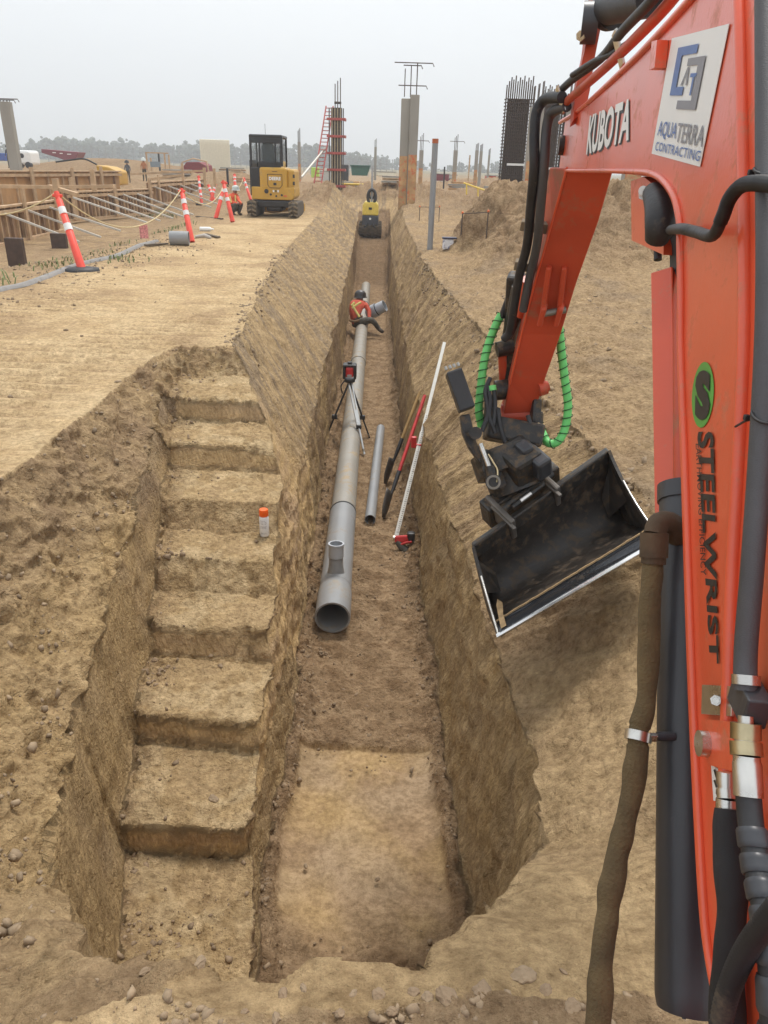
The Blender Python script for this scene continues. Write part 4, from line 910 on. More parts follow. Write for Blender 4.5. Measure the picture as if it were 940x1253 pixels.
# small loose pipe
sA, sB = G(453, 636, -1.745), G(466, 524, -1.745)
sp = MB().pipe(sA, sB, .056, .050, 36).build('drain_pipe', PVC, origin=tuple(sA)); tag(sp, 'short narrow grey pipe lying loose on the trench floor between big pipe and shovels', 'pipe')
# wye branch beside the worker
wA = at(451, 384, 16.3); wB = at(459, 380, 16.2); wC = at(471, 374, 16.1)
wy = thing('pipe_fitting', 'light grey branch pipe with wide collar beside the worker sitting in the trench', 'pipe fitting', tuple(wA))
b = MB(); b.cyl(wA, wB, .13, .13, 24); b.build('branch_body', PVCL, wy)
b = MB(); b.pipe(wB - (wC - wA) * .12, wB + (wC - wA) * .1, .145, .12, 26); b.build('collar', PVCL, wy)
b = MB(); b.pipe(wB, wC, .125, .11, 26); b.build('spigot', PVCL, wy)
b = MB(); b.pipe(wB + (wC - wB) * .18, wB + (wC - wB) * .25, .135, .11, 26); b.build('gasket', BLACKR, wy)

# ------------------------------------------------------------------ tripod with laser
ft = [G(399, 535, -1.79), G(446, 556, -1.79), G(452.5, 536, -1.79)]
ct = (ft[0] + ft[1] + ft[2]) / 3; apx = at(428, 466, (ct - C_POS).dot(C_FWD) - .15)
tp = thing('laser_tripod', 'red construction laser on a tripod with silver and black legs straddling the big pipe', 'laser level', tuple(ct))
BLK = mat('black_plastic', (.028, .028, .03), .45); ALU = mat('aluminium_leg', (.55, .55, .54), .35, metal=.7); REDT = mat('tool_red', (.55, .03, .03), .4)
for k, f_ in enumerate(ft):
    d_ = f_ - apx; sd_ = d_.cross(Vector((0, 0, 1))).normalized()
    b = MB(); b.beam(apx + sd_ * .022, apx + d_ * .62 + sd_ * .016, .016, .022); b.beam(apx - sd_ * .022, apx + d_ * .62 - sd_ * .016, .016, .022); b.beam(apx + d_ * .40, f_, .020, .02)
    lg = b.build('leg', ALU if k == 1 else BLK, tp)
    b = MB(); b.box(apx + d_ * .63, (.07, .05, .06), bev=.01); b.build('leg_clamp', BLK, lg)
    b = MB(); b.cyl(apx + d_ * .93, f_, .018, .006, 10); b.build('foot', mat('steel_foot', (.4, .35, .28), .5, metal=.5), lg)
b = MB(); b.cyl(apx - Vector((0, 0, .01)), apx + Vector((0, 0, .03)), .07, n=24); b.build('tripod_head', BLK, tp)
b = MB(); b.box(apx + Vector((0, 0, .125)), (.105, .13, .13), bev=.02); las = b.build('laser_body', REDT, tp)
for s in (-1, 1):
    b = MB(); b.box(apx + Vector((s * .070, 0, .13)), (.036, .15, .19), bev=.014); b.build('side_guard', BLK, las)
b = MB(); b.box(apx + Vector((0, 0, .215)), (.15, .14, .022), bev=.01); b.cyl(apx + Vector((0, 0, .2)), apx + Vector((0, 0, .25)), .03, n=16); b.build('top_cage', BLK, las)
b = MB(); b.box(apx + Vector((0, -.068, .085)), (.06, .006, .03), bev=.002); b.build('display', mat('pale_display', (.35, .33, .32), .3), las)
b = MB(); b.tube(spline([apx + Vector((-.05, -.02, .02)), apx + Vector((-.11, -.04, -.06)), apx + Vector((-.09, -.05, -.16))], 5), .009, 8); b.build('strap', BLK, las)

# ------------------------------------------------------------------ shovels, staff, saw
def shovel(name, label, top, bot, hmat, blade_mat, bl):
    top, bot = Vector(top), Vector(bot); d_ = (bot - top).normalized()
    r_ = thing(name, label, 'shovel', tuple(bot))
    b = MB(); b.tube([top, top.lerp(bot, .5), bot - d_ * .42], [.019, .020, .018], 14); b.build('handle', hmat, r_)
    side = (C_FWD * .93 + C_RIGHT * .36); side = (side - d_ * side.dot(d_)).normalized(); nn = side.cross(d_).normalized()
    b = MB(); b.tube([bot - d_ * .56, bot - d_ * .40, bot - d_ * .28], [.023, .022, .014], 12); b.build('socket', BLK, r_)
    b = MB(); V = []; 
    for i in range(7):
        t = i / 6; w_ = .11 * (1 - .25 * t - .75 * max(0, t - .6) ** 1.5 * 3.2)
        for j in range(5):
            u = (j / 4 - .5) * 2; V.append(bot - d_ * (.30 * (1 - t)) + side * (u * w_) + nn * (.03 * u * u - .02 * t))
    b.add(V, [[i * 5 + j, i * 5 + j + 1, (i + 1) * 5 + j + 1, (i + 1) * 5 + j] for i in range(6) for j in range(4)], True)
    o = b.build('blade', blade_mat, r_); sm2 = o.modifiers.new('t', 'SOLIDIFY'); sm2.thickness = .003
    return r_
STB = mat('worn_shovel_steel', (.10, .09, .08), .45, metal=.6, dirt=(.25, .18, .1), dirt_amt=.3)
def lean_top(base, px, py, clear=.03):
    """top of a pole that stands on base and rests against the bank"""
    D0 = (G3(px, py) - C_POS).dot(C_FWD)
    for k in range(80):
        t_ = at(px, py, D0 - k * .03); u = np.linspace(.08, 1, 40); xs = base.x + (t_.x - base.x) * u; ys = base.y + (t_.y - base.y) * u; zs = base.z + (t_.z - base.z) * u
        if np.min(zs - hgt(xs[None].astype(np.float32), ys[None].astype(np.float32))[0][0]) > clear: return t_
    return t_
sh1b = G(471, 592, -1.76); sh1t = lean_top(sh1b, 514, 480, .035)
shovel('shovel', 'shovel with a pale wooden handle leaning on the right trench wall behind the red one', sh1t, sh1b, mat('wood_handle', (.42, .26, .10), .6, var=.15), STB, 0)
shovel('shovel', 'shovel with a red handle and worn steel blade leaning on the right trench wall', lean_top(G(469, 634, -1.77), 520, 484, .05), G(469, 634, -1.77), mat('red_handle', (.52, .035, .035), .45, var=.2, dirt=(.05, .03, .03), dirt_amt=.3, dirt_scale=10), STB, 0)
ga = G(484, 660, -1.76); gb = lean_top(ga, 544, 419)
gs = thing('grade_rod', 'long white measuring staff leaning from the trench floor up the right bank', 'measuring staff', tuple(ga))
d_ = (gb - ga).normalized()
b = MB(); b.beam(ga, ga.lerp(gb, .52), .042, .022, up=(0, -1, .3), bev=.004); b.build('lower_section', mat('staff_white', (.70, .69, .64), .45, dirt=(.45, .36, .24), dirt_amt=.25, dirt_scale=8), gs)
b = MB(); b.beam(ga.lerp(gb, .50), gb, .034, .018, up=(0, -1, .3), bev=.003); up_ = b.build('upper_section', mat('staff_white', (0, 0, 0)), gs)
b = MB()
for k in range(60):
    q = ga + d_ * (.08 + k * .022); b.box(q + Vector((.004, -.0125, .004)), (.012 if k % 5 else .024, .002, .004), axes=((1, 0, 0), (0, 1, 0), tuple(d_)))
b.build('scale_marks', mat('scale_black', (.1, .09, .08), .6), gs)
b = MB(); cq = at(510, 541, (ga.lerp(gb, .48) - C_POS).dot(C_FWD) - .02); b.box(cq + Vector((-.03, 0, .0)), (.055, .05, .12), bev=.012); b.box(cq + Vector((.02, 0, -.03)), (.06, .05, .03), bev=.008); b.build('rod_clamp', REDT, gs)
# cordless tool
o_ = G3(496, 672) + Vector((0, 0, .06)); 
dr = thing('cordless_saw', 'red and black battery tool lying on the trench floor below the white staff', 'power tool', tuple(o_ - Vector((0, 0, .05))))
a_, c_ = at(486, 657, 0), None
Dd = (o_ - C_POS).dot(C_FWD)
b = MB(); b.beam(at(483, 660, Dd), at(500, 659, Dd), .07, .055, up=(0, -1, .4), bev=.016); b.build('body', REDT, dr)
b = MB(); b.box(at(503, 656, Dd), (.075, .07, .085), bev=.015); b.build('battery', BLK, dr)
b = MB(); b.tube(spline([at(486, 662, Dd), at(491, 668, Dd), at(499, 676, Dd), at(503, 682, Dd)], 4), [.028, .030, .032, .034, .036, .037, .037, .038, .038, .038, .036, .034, .030], 14); b.build('grip', mat('dusty_rubber', (.10, .095, .08), .75, var=.3, bump=.5, bscale=80), dr)
b = MB(); b.cyl(at(502, 680, Dd), at(507, 685, Dd), .020, .014, 10); b.cyl(at(481, 658, Dd), at(487, 659, Dd), .022, n=12); b.build('chuck', STEEL, dr)
b = MB(); b.tube(spline([at(489, 667, Dd - .02), at(497, 664, Dd - .03), at(504, 663, Dd - .03)], 4), .012, 8); b.build('trigger_guard', REDT, dr)

# ------------------------------------------------------------------ spray can on the stair
cb = G3(324, 655); cb.z += .002
sc_ = thing('spray_can', 'white marking paint spray can with an orange cap standing on the fourth earth step', 'spray can', tuple(cb))
LBL = mat('can_white', (.80, .79, .78), .3, var=.02)
b = MB(); b.tube([cb + Vector((0, 0, z)) for z in (0, .004, .135, .142, .150)], [.030, .0325, .0325, .030, .026], 32); can = b.build('can', LBL, sc_)
b = MB(); b.tube([cb + Vector((0, 0, z)) for z in (.148, .152, .190, .196)], [.030, .0318, .0305, .028], 32); b.build('cap', mat('neon_orange', (.95, .13, .01), .4), sc_)
b = MB()
for i, (z, n_l) in enumerate(((.118, 5), (.110, 7), (.100, 7), (.093, 6), (.075, 7), (.069, 6), (.063, 7), (.030, 5), (.022, 6))):
    for k in range(n_l):
        a = -math.pi / 2 - .75 + k * .22 + .05 * math.sin(k * 5 + i); r_ = .0327
        for a0_ in (a,):
            a1_ = a0_ + .10 + .06 * ((k * 7 + i * 3) % 3) / 2
            pa, pb = Vector((math.cos(a0_) * r_, math.sin(a0_) * r_, z)), Vector((math.cos(a1_) * r_, math.sin(a1_) * r_, z)); h_ = Vector((0, 0, .0028 if i % 4 else .005))
            b.quad(cb + pa, cb + pb, cb + pb + h_, cb + pa + h_)
b.build('print', mat('label_grey', (.25, .24, .26), .6), can)

# ------------------------------------------------------------------ standpipe, bag, stakes on the right
q = G3(526, 307); tp_ = at(530, 175, (q - C_POS).dot(C_FWD) - .02 + .3)
sp_ = thing('standpipe', 'upright grey plastic pipe with an orange capped top standing right of the trench', 'pipe', tuple(q))
topz = 1.55 + (200 - 173) / 905 * (q.y)
b = MB(); b.cyl(q - Vector((0, 0, .3)), Vector((q.x, q.y, topz)), .058, n=28); b.build('pipe_body', PVC, sp_)
b = MB(); b.cyl(Vector((q.x, q.y, topz - .05)), Vector((q.x, q.y, topz + .03)), .061, n=28); b.build('pipe_cap', mat('rust_orange', (.40, .10, .03), .6), sp_)
q = G3(548, 305)
bg_ = thing('paper_bag', 'crumpled white and dark blue bag lying right of the upright grey pipe', 'bag', tuple(q))
b = MB(); b.box(q + Vector((0, 0, .10)), (.22, .12, .20), bev=.03); b.box(q + Vector((-.08, -.05, .07)), (.05, .06, .15), bev=.02); b.build('bag_body', mat('paper_white', (.75, .75, .78), .7, var=.1, dirt=(.05, .05, .16), dirt_amt=.5, dirt_scale=9), bg_)
b = MB(); b.box(q + Vector((.02, 0, .215)), (.30, .16, .035), bev=.015); b.build('bag_top', mat('dark_blue_plastic', (.03, .03, .07), .4), bg_)
def wire_cage(px0, px1, py, h, lab):
    a, c_ = G3(px0, py), G3(px1, py); r_ = thing('rebar_stake', lab, 'stake', tuple(a))
    for q in (a, c_, a.lerp(c_, .5) + Vector((0, .35, 0))):
        b = MB(); b.cyl(Vector((q.x, q.y, q.z - .1)), Vector((q.x, q.y, q.z + h)), .011, n=6); b.build('rod', REBAR, r_)
    b = MB(); b.tube([a + Vector((0, 0, h * .96)), c_ + Vector((0, 0, h * .96))], .008, 6); b.build('cross_bar', REBAR, r_)
    for q in (a, c_):
        b = MB(); b.ball(q + Vector((0, 0, h)), .028, 1); b.build('orange_tip', mat('tip_orange', (.7, .16, .05), .6), r_)
wire_cage(564, 595, 292, .48, 'thin rusty stakes with orange tips on the spoil bank right of the white bag')
wire_cage(513, 537, 272, .45, 'pair of thin rusty stakes with orange tips just behind the upright grey pipe')

# ------------------------------------------------------------------ delineator posts
def delineator(pb, pt, lab, w_=.105, base=True, D=None, group='orange and white delineator posts along the track', lean_d=0.0, n_band=2):
    q = G3(*pb) if D is None else at(pb[0], pb[1], D)
    Db = (q - C_POS).dot(C_FWD); t_ = at(pt[0], pt[1], Db + lean_d)
    r_ = thing('delineator_post', lab, 'delineator', tuple(q), group)
    d_ = (t_ - q); L = d_.length; d_.normalize()
    b = MB(); b.tube([q + d_ * .02, q + d_ * L * .1, q + d_ * L * .9, q + d_ * L * .905, q + d_ * L * .93, q + d_ * L], [w_ * .62, w_ * .58, w_ * .46, w_ * .3, w_ * .42, w_ * .36], 18); b.build('post', DELI, r_)
    b = MB(); b.tube([q + d_ * L * .955 - Vector((.07, 0, 0)), q + d_ * L * .955 + Vector((.07, 0, 0))], .022, 8); b.build('top_handle', DELI, r_)
    for k in range(n_band):
        f0 = .80 - k * .21; f1 = f0 - .085; rr0 = w_ * (.58 - .15 * f0) + .006
        b = MB(); b.tube([q + d_ * L * f1, q + d_ * L * f0], [rr0 + .004, rr0], 18); b.build('reflective_band', REFL, r_)
    if base:
        b = MB(); b.tube([q - Vector((0, 0, .03)), q + Vector((0, 0, .03)), q + Vector((0, 0, .055))], [.27, .26, .12], 8); b.build('rubber_base', BLACKR, r_)
    return t_
t1 = delineator((101, 331), (69, 235), 'nearest orange and white post standing on a black base beside the flat grey hose')
t2 = delineator((235, 297), (222, 231), 'orange and white post standing next to the grey bucket', base=False)
t3 = delineator((264, 268), (276, 222), 'orange and white post tilted to the right so that it crosses the one beside it', base=False)
t4 = delineator((285, 272), (273, 221), 'orange and white post tilted to the left, its foot nearest the crouching worker', base=False, lean_d=-.15)
t5 = delineator((247, 250), (243, 215), 'orange and white post on a dark base farther back between the row and the formwork', n_band=3)
delineator((262, 246), (255, 226), 'small far orange and white post in the tangle left of the crossed posts, left one', base=False, w_=.12)
delineator((258, 247), (264, 225), 'small far orange and white post in the tangle left of the crossed posts, right one', base=False, w_=.12)
t8 = delineator((307, 245), (298, 217), 'orange and white post leaning left just beside the cab of the small yellow digger', base=False)
delineator((288, 232), (287, 213), 'farthest orange and white post seen above the crouching worker', base=False, w_=.12)
def rope(a, c_, sag, lab, r_=.011):
    a, c_ = Vector(a), Vector(c_); pts = [a.lerp(c_, t) - Vector((0, 0, sag * 4 * t * (1 - t))) for t in [i / 20 for i in range(21)]]
    o = MB().tube(pts, r_, 6).build('barrier_rope', ROPE, origin=tuple(a)); tag(o, lab, 'rope', 'ropes strung between the delineator posts'); return pts
rp = rope(t1, t2, .62, 'sagging yellowish rope between the nearest orange post and the post by the grey bucket')
rope(at(-30, 262, 11), t1, .12, 'yellowish rope running from the nearest orange post out of the picture on the left')
rope(t2, t3, .45, 'yellowish rope between the post by the grey bucket and the crossed posts')
rope(t3, t8, .35, 'yellowish rope between the crossed posts and the post beside the digger cab')
q = rp[12]; tgo = MB().box(q - Vector((.02, 0, .13)), (.16, .012, .24), bev=.004).build('danger_tag', mat('red_white_tag', (.62, .25, .24), .6, var=.4, scale=30), origin=tuple(q)); tag(tgo, 'red and white warning tag hanging from the middle of the sagging rope', 'tag')

# flat hose
fh = [(-30, 366), (0, 356), (25, 351), (41, 346), (62, 338), (82, 330), (97, 325), (112, 321), (143, 314), (163, 305), (172, 301), (184, 298), (192, 296)]
pts = spline([G3(*p_) + Vector((0, 0, .02)) for p_ in fh], 6); b = MB(); V = []
for i, q in enumerate(pts):
    t = (pts[min(i + 1, len(pts) - 1)] - pts[max(i - 1, 0)]).normalized(); s_ = t.cross(Vector((0, 0, 1))).normalized(); w_ = .055
    V += [q - s_ * w_ - Vector((0, 0, .02)), q - s_ * w_ * .6 + Vector((0, 0, .022)), q + s_ * w_ * .6 + Vector((0, 0, .026)), q + s_ * w_ - Vector((0, 0, .02))]
b.add(V, [[i * 4 + j, i * 4 + j + 1, (i + 1) * 4 + j + 1, (i + 1) * 4 + j] for i in range(len(pts) - 1) for j in range(3)], True)
o = b.build('flat_hose', mat('dusty_flat_hose', (.24, .225, .21), .7, var=.2), origin=tuple(pts[0])); tag(o, 'grey lay-flat hose winding along the left edge of the dirt track', 'hose')
# grey bucket (lying tub) and bottle, scraps
q = G3(219, 300); r_ = thing('grey_bucket', 'short wide grey plastic pipe offcut lying beside the second orange post', 'pipe offcut', tuple(q))
b = MB(); b.pipe(q + Vector((-.17, 0, .13)), q + Vector((.20, .05, .13)), .135, .12, 28); b.build('offcut_ring', PVC, r_)
r_.name = 'pipe_offcut'
q = G3(253, 283); o = MB().tube([q + Vector((-.16, 0, .05)), q + Vector((.08, .02, .05)), q + Vector((.12, .02, .05)), q + Vector((.17, .02, .05))], [.05, .05, .02, .02], 12).build('bottle', WHITE, origin=tuple(q)); tag(o, 'white plastic bottle lying on the dirt between the second post and the crossed posts', 'bottle')
q = G3(250, 292); o = MB().tube([q + Vector((-.2, 0, .03)), q + Vector((0, .05, .06)), q + Vector((.16, -.05, .03))], [.03, .045, .03], 8).build('cloth_rag', mat('rag', (.45, .42, .38), .9), origin=tuple(q)); tag(o, 'pale crumpled rag on the dirt just below the white bottle', 'rag')
for i, (x0, y0, x1, y1) in enumerate(((241, 266, 272, 269), (252, 288, 268, 292), (178, 302, 205, 300))):
    a, c_ = G3(x0, y0), G3(x1, y1); o = MB().beam(a + Vector((0, 0, .03)), c_ + Vector((0, 0, .03)), .09, .03, bev=.005).build('scrap_board', mat('dark_board', (.10, .075, .05), .85), origin=tuple(a))
    tag(o, ('dark scrap board lying in front of the crossed posts', 'dark scrap board lying below the white bottle', 'dark scrap strip lying on the dirt left of the grey pipe offcut')[i], 'board')

# ------------------------------------------------------------------ formwork on the left
def gp(px, py, z): return G(px, py, z)
def formwork(A, B, zb, zt, name, label, studs, braces, stakes, panel=PLYD, rails=True, thick=.05):
    """A, B plan points at the front face"""
    A, B = Vector((A[0], A[1], 0)), Vector((B[0], B[1], 0)); d_ = (B - A).normalized(); L = (B - A).length; nn = d_.cross(Vector((0, 0, 1))); 
    r_ = thing(name, label, 'formwork', (A.x, A.y, zb))
    b = MB(); b.box((A + B) / 2 - nn * thick + Vector((0, 0, (zb + zt) / 2)), (L, .04, zt - zb), axes=(d_, nn, (0, 0, 1))); b.build('panel', panel, r_)
    for k in range(studs):
        q = A + d_ * (L * (k + .5) / studs); b = MB(); b.box(q + Vector((0, 0, (zb + zt) / 2)) - nn * .005, (.06, .09, zt - zb - .02), axes=(d_, nn, (0, 0, 1)), bev=.004); b.build('stud', LUMB if k % 3 else PLYD, r_)
    if rails:
        for z_, h_ in ((zt + .02, .05), (zb + .03, .07)):
            b = MB(); b.beam(A + nn * .03 + Vector((0, 0, z_)), B + nn * .03 + Vector((0, 0, z_)), .16, h_, bev=.004); b.build('rail', LUMB, r_)
        b = MB(); b.beam(A + nn * .10 + Vector((0, 0, zt - .10)), B + nn * .10 + Vector((0, 0, zt - .10)), .05, .09, bev=.004); b.build('rail', LUMB, r_)
    for (s, out, zf, ztop) in braces:
        q = A + d_ * (L * s); b = MB(); b.beam(q + nn * .05 + Vector((0, 0, ztop)), q + nn * out + Vector((0, 0, zf)) + d_ * .25, .05, .05, bev=.004); b.build('brace', BRACE, r_)
    for s, z0_, z1_ in stakes:
        q = A + d_ * (L * s); b = MB(); b.box(q + nn * .15 + Vector((0, 0, (z0_ + z1_) / 2)), (.14, .06, z1_ - z0_), axes=(d_, nn, (0, 0, 1)), bev=.004); b.build('upright', LUMB, r_)
    return r_
W0, W1 = gp(-40, 259, .40), gp(68, 246, .40)
formwork(W0, W1, -.42, .40, 'concrete_formwork', 'nearest timber formwork wall with slanting steel braces at the left edge', 16, [(.30, 1.7, -.35, .30), (.56, 1.8, -.35, .30), (.84, 1.9, -.3, .30)], [(.52, -1.0, .80), (.93, -.3, .82)])
W2, W3 = gp(79, 236, .50), gp(184, 232, .50)
formwork(W2, W3, -.34, .50, 'concrete_formwork', 'middle timber formwork wall with a row of slanting braces behind the nearest orange post', 26, [(.03, 2.6, -.3, .40), (.22, 2.5, -.3, .40), (.42, 2.4, -.28, .40), (.60, 2.3, -.28, .40), (.78, 2.2, -.26, .40)], [(.04, -.3, .95), (.5, -.3, .72), (.95, -.3, .9)])
W4, W5 = gp(181, 224, .72), gp(252, 220, .72)
formwork(W4, W5, -.1, .72, 'concrete_formwork', 'farther timber formwork wall behind the post by the grey pipe offcut', 18, [(.05, 2.2, -.1, .6), (.25, 2.2, -.1, .6), (.45, 2.2, -.1, .6), (.65, 2.2, -.1, .6), (.85, 2.2, -.1, .6)], [(.1, 0, 1.0), (.5, 0, 1.0), (.9, 0, 1.0)])
W8, W9 = gp(-30, 222, .62), gp(150, 221, .62)
formwork(W8, W9, -.2, .62, 'concrete_formwork', 'timber formwork wall in the second row, just in front of the plywood sheets', 24, [(.1 + .13 * k, 1.9, -.2, .55) for k in range(7)], [(.2, -.2, .8), (.62, -.2, .85), (.97, -.2, .85)])
W6, W7 = gp(-40, 208, 1.1), gp(146, 212, 1.0)
formwork(W6, W7, -.1, 1.05, 'plywood_hoarding', 'row of orange-brown plywood sheets standing behind the nearest formwork walls', 10, [], [(.33, -.1, 1.2), (.6, -.1, 1.2), (.82, -.1, 1.25)], panel=PLY)
# dark panels put in for the shade inside openings under the nearest wall
for i, (x0, x1, y0, y1) in enumerate(((11, 33, 296, 342), (62, 82, 288, 306))):
    A_, B_ = gp(x0, y1, -.45), gp(x1, y1, -.45); h_ = (y1 - y0) / 905 * (A_.y)
    o = MB().box((A_ + B_) / 2 + Vector((0, .1, h_ / 2)), ((B_ - A_).length, .12, h_), bev=.01).build('opening_panel', mat('opening_dark', (.075, .045, .032), .7, var=.3), origin=tuple(A_)); tag(o, ('dark panel filling the shaded opening under the nearest formwork wall at the left edge', 'small dark panel filling the shaded opening under the formwork just left of the nearest orange post')[i], 'dark opening')
# loose timbers on top of the formwork
rb_ = random.Random(5)
lab_t = ['long pale timber lying behind the middle formwork wall, lowest of the pile', 'pale timber slanting over the middle formwork wall', 'thin pale board on the plywood row near the left edge', 'pale timber beyond the middle formwork in front of the maroon shelter', 'long timber lying across the gap left of the maroon shelter']
for i, (x0, y0, x1, y1, D_) in enumerate(((60, 229, 140, 228, 19), (95, 238, 60, 228, 17), (0, 228, 60, 229, 18), (185, 219, 225, 214, 27), (160, 213, 250, 209, 31))):
    a, c_ = at(x0, y0, D_), at(x1, y1, D_); o = MB().beam(a, c_, .14, .08, bev=.005).build('timber', LUMB, origin=tuple(a)); tag(o, lab_t[i], 'timber')

# ------------------------------------------------------------------ columns
def rebar_top(b, c_, w_, z0, h, n=6, spread=.0, bars=None):
    for k in range(n):
        x = c_[0] + (k % 3 - 1) * w_ * .33; y = c_[1] + (k // 3 - .5) * w_ * .5; b.cyl((x, y, z0 - .05), (x + spread * (k % 3 - 1), y, z0 + h * (.8 + .2 * ((k * 7) % 3) / 2)), .016, n=5)
def column(px, pyb, pyt, wpx, D_, label, mat_=CONC, rebar=.6, paint=None, bars=(), group=None, twin=False):
    q = at(px, pyb, D_); w_ = wpx / 905 * D_; zt = at(px, pyt, D_).z
    r_ = thing('concrete_column', label, 'column', (q.x, q.y, q.z), group)
    z0 = q.z - .4
    if twin:
        b = MB(); b.box((q.x - w_ * .24, q.y, (z0 + zt - .12) / 2), (w_ * .50, w_ * .6, zt - .12 - z0), bev=.02); b.build('shaft', mat_, r_)
        b = MB(); b.box((q.x + w_ * .25, q.y - w_ * .1, (z0 + zt) / 2), (w_ * .50, w_ * .7, zt - z0), bev=.02); b.build('shaft', mat_, r_)
    else:
        b = MB(); b.box((q.x, q.y, (z0 + zt) / 2), (w_, w_ * .8, zt - z0), bev=.02); b.build('shaft', mat_, r_)
    if rebar:
        b = MB(); rebar_top(b, (q.x, q.y), w_, zt, rebar)
        for zz, hw in bars: b.tube([Vector((q.x - hw * .8, q.y, zt + zz)), Vector((q.x + hw, q.y, zt + zz)), Vector((q.x + hw + .05, q.y, zt + zz - .1))], .018, 5)
        b.build('rebar', REBAR, r_)
    if paint:
        zp = zt - (zt - q.z) * paint; b = MB(); fy = q.y - w_ * (.45 if twin else .4) - .006
        if twin:
            b.box((q.x + w_ * .25, fy, (z0 + zp) / 2), (w_ * .48, .01, zp - z0)); b.box((q.x - w_ * .26, q.y - w_ * .3 - .006, (z0 + zp) / 2), (w_ * .45, .01, zp - z0 - .1))
        else: b.box((q.x, fy, (z0 + zp) / 2), (w_ * .98, .01, zp - z0))
        b.build('painted_wrap', mat('orange_marked_board', (.50, .30, .14), .8, var=.3, scale=3, dirt=(.60, .10, .03), dirt_amt=.42, dirt_scale=5), r_)
    return r_
column(20, 206, 127, 12, 30, 'tall concrete column with bent bars on top at the far left', rebar=.05, bars=((.06, .35), (.1, .5)))
column(497.5, 246, 121, 21, 28, 'tall twin concrete column with orange markings at its foot behind the trench end', rebar=1.0, paint=.55, bars=((.30, .55), (.92, .35), (1.0, .75)), twin=True)
column(647, 236, 134, 15, 24, 'pale concrete column with an orange foot in front of the dark rebar cage', rebar=.7, paint=.62)
column(367, 222, 174, 3.5, 50, 'slim far concrete column just right of the small yellow digger', rebar=.8, paint=.55)
column(459, 214, 180, 3, 60, 'slim far concrete column left of the tall twin column', rebar=.6)
column(514, 228, 184, 5, 45, 'far concrete column with an orange foot between the twin column and the grey standpipe', rebar=.9, paint=.5, bars=((.5, .4),))
column(555.5, 222, 184, 5, 48, 'far concrete column with a dark band right of the grey standpipe', rebar=.9, paint=.7, bars=((.5, .5),))
column(581, 224, 184, 4, 46, 'far concrete column, left one of the close pair beside the rebar cage', rebar=.4, paint=.6)
column(586, 226, 185, 3.5, 46, 'far concrete column, right one of the close pair beside the rebar cage', rebar=.4)
column(597, 214, 190, 2.5, 60, 'thinnest far concrete column just left of the dark rebar cage', rebar=.5)
column(688, 240, 120, 12, 25, 'concrete column half hidden behind the hoses of the excavator arm', rebar=.7)
column(770, 232, 196, 20, 30, 'orange marked concrete column stub seen under the excavator boom', rebar=0, paint=.05)
# column form with ladder
D_ = 34; q = at(412, 232, D_); zt = at(414, 135, D_).z; z0 = q.z - .3; w_ = .62
cf = thing('column_form', 'tall dark column formwork clamped with red steel frames', 'column formwork', (q.x, q.y, q.z))
b = MB(); b.box((q.x, q.y, (z0 + zt) / 2), (w_ * .75, w_ * .7, zt - z0)); b.build('form_panel', mat('dark_ply', (.07, .055, .045), .8, var=.3), cf)
for k in range(6):
    x = q.x + (k - 2.5) / 2.5 * w_ * .5; b = MB(); b.box((x, q.y - w_ * .38, (z0 + zt) / 2), (.045, .07, zt - z0 - .05)); b.build('vertical_waler', mat('pale_waler', (.40, .33, .22), .7) if k % 5 else mat('dark_waler', (.08, .07, .06), .7), cf)
for k in range(5):
    z_ = z0 + .35 + k * (zt - z0 - .9) / 4.0 + .1; b = MB(); b.box((q.x, q.y - w_ * .45, z_), (w_ * 1.35, .09, .10), bev=.01); b.box((q.x + w_ * .6, q.y, z_), (.08, w_ * 1.2, .10)); b.build('clamp_frame', REDP, cf)
b = MB(); rebar_top(b, (q.x + .05, q.y), .35, zt, 1.15); b.tube([(q.x - .1, q.y, zt + .2), (q.x + .2, q.y, zt + .2)], .05, 6); b.build('rebar', REBAR, cf)
a, c_ = at(403.5, 130, D_ - .5), at(389, 224, D_ - 1.6); ld = thing('ladder', 'red caged access ladder leaning on the tall column formwork', 'ladder', tuple(c_))
for s in (-.16, .16):
    b = MB(); b.beam(a + Vector((s, 0, 0)), c_ + Vector((s, 0, 0)), .05, .05); b.build('rail', REDP, ld)
for k in range(20):
    t = (k + .5) / 20; q_ = a.lerp(c_, t); b = MB(); b.cyl(q_ - Vector((.16, 0, 0)), q_ + Vector((.16, 0, 0)), .018, n=6); b.build('rung', REDP, ld)
a, c_ = at(401, 178, D_ - .6), at(369, 217, D_ - 3); pr_ = MB().cyl(a, c_, .05, n=10).build('push_pull_prop', BRACE, origin=tuple(c_)); tag(pr_, 'long steel prop slanting from the column formwork down to the left', 'prop')
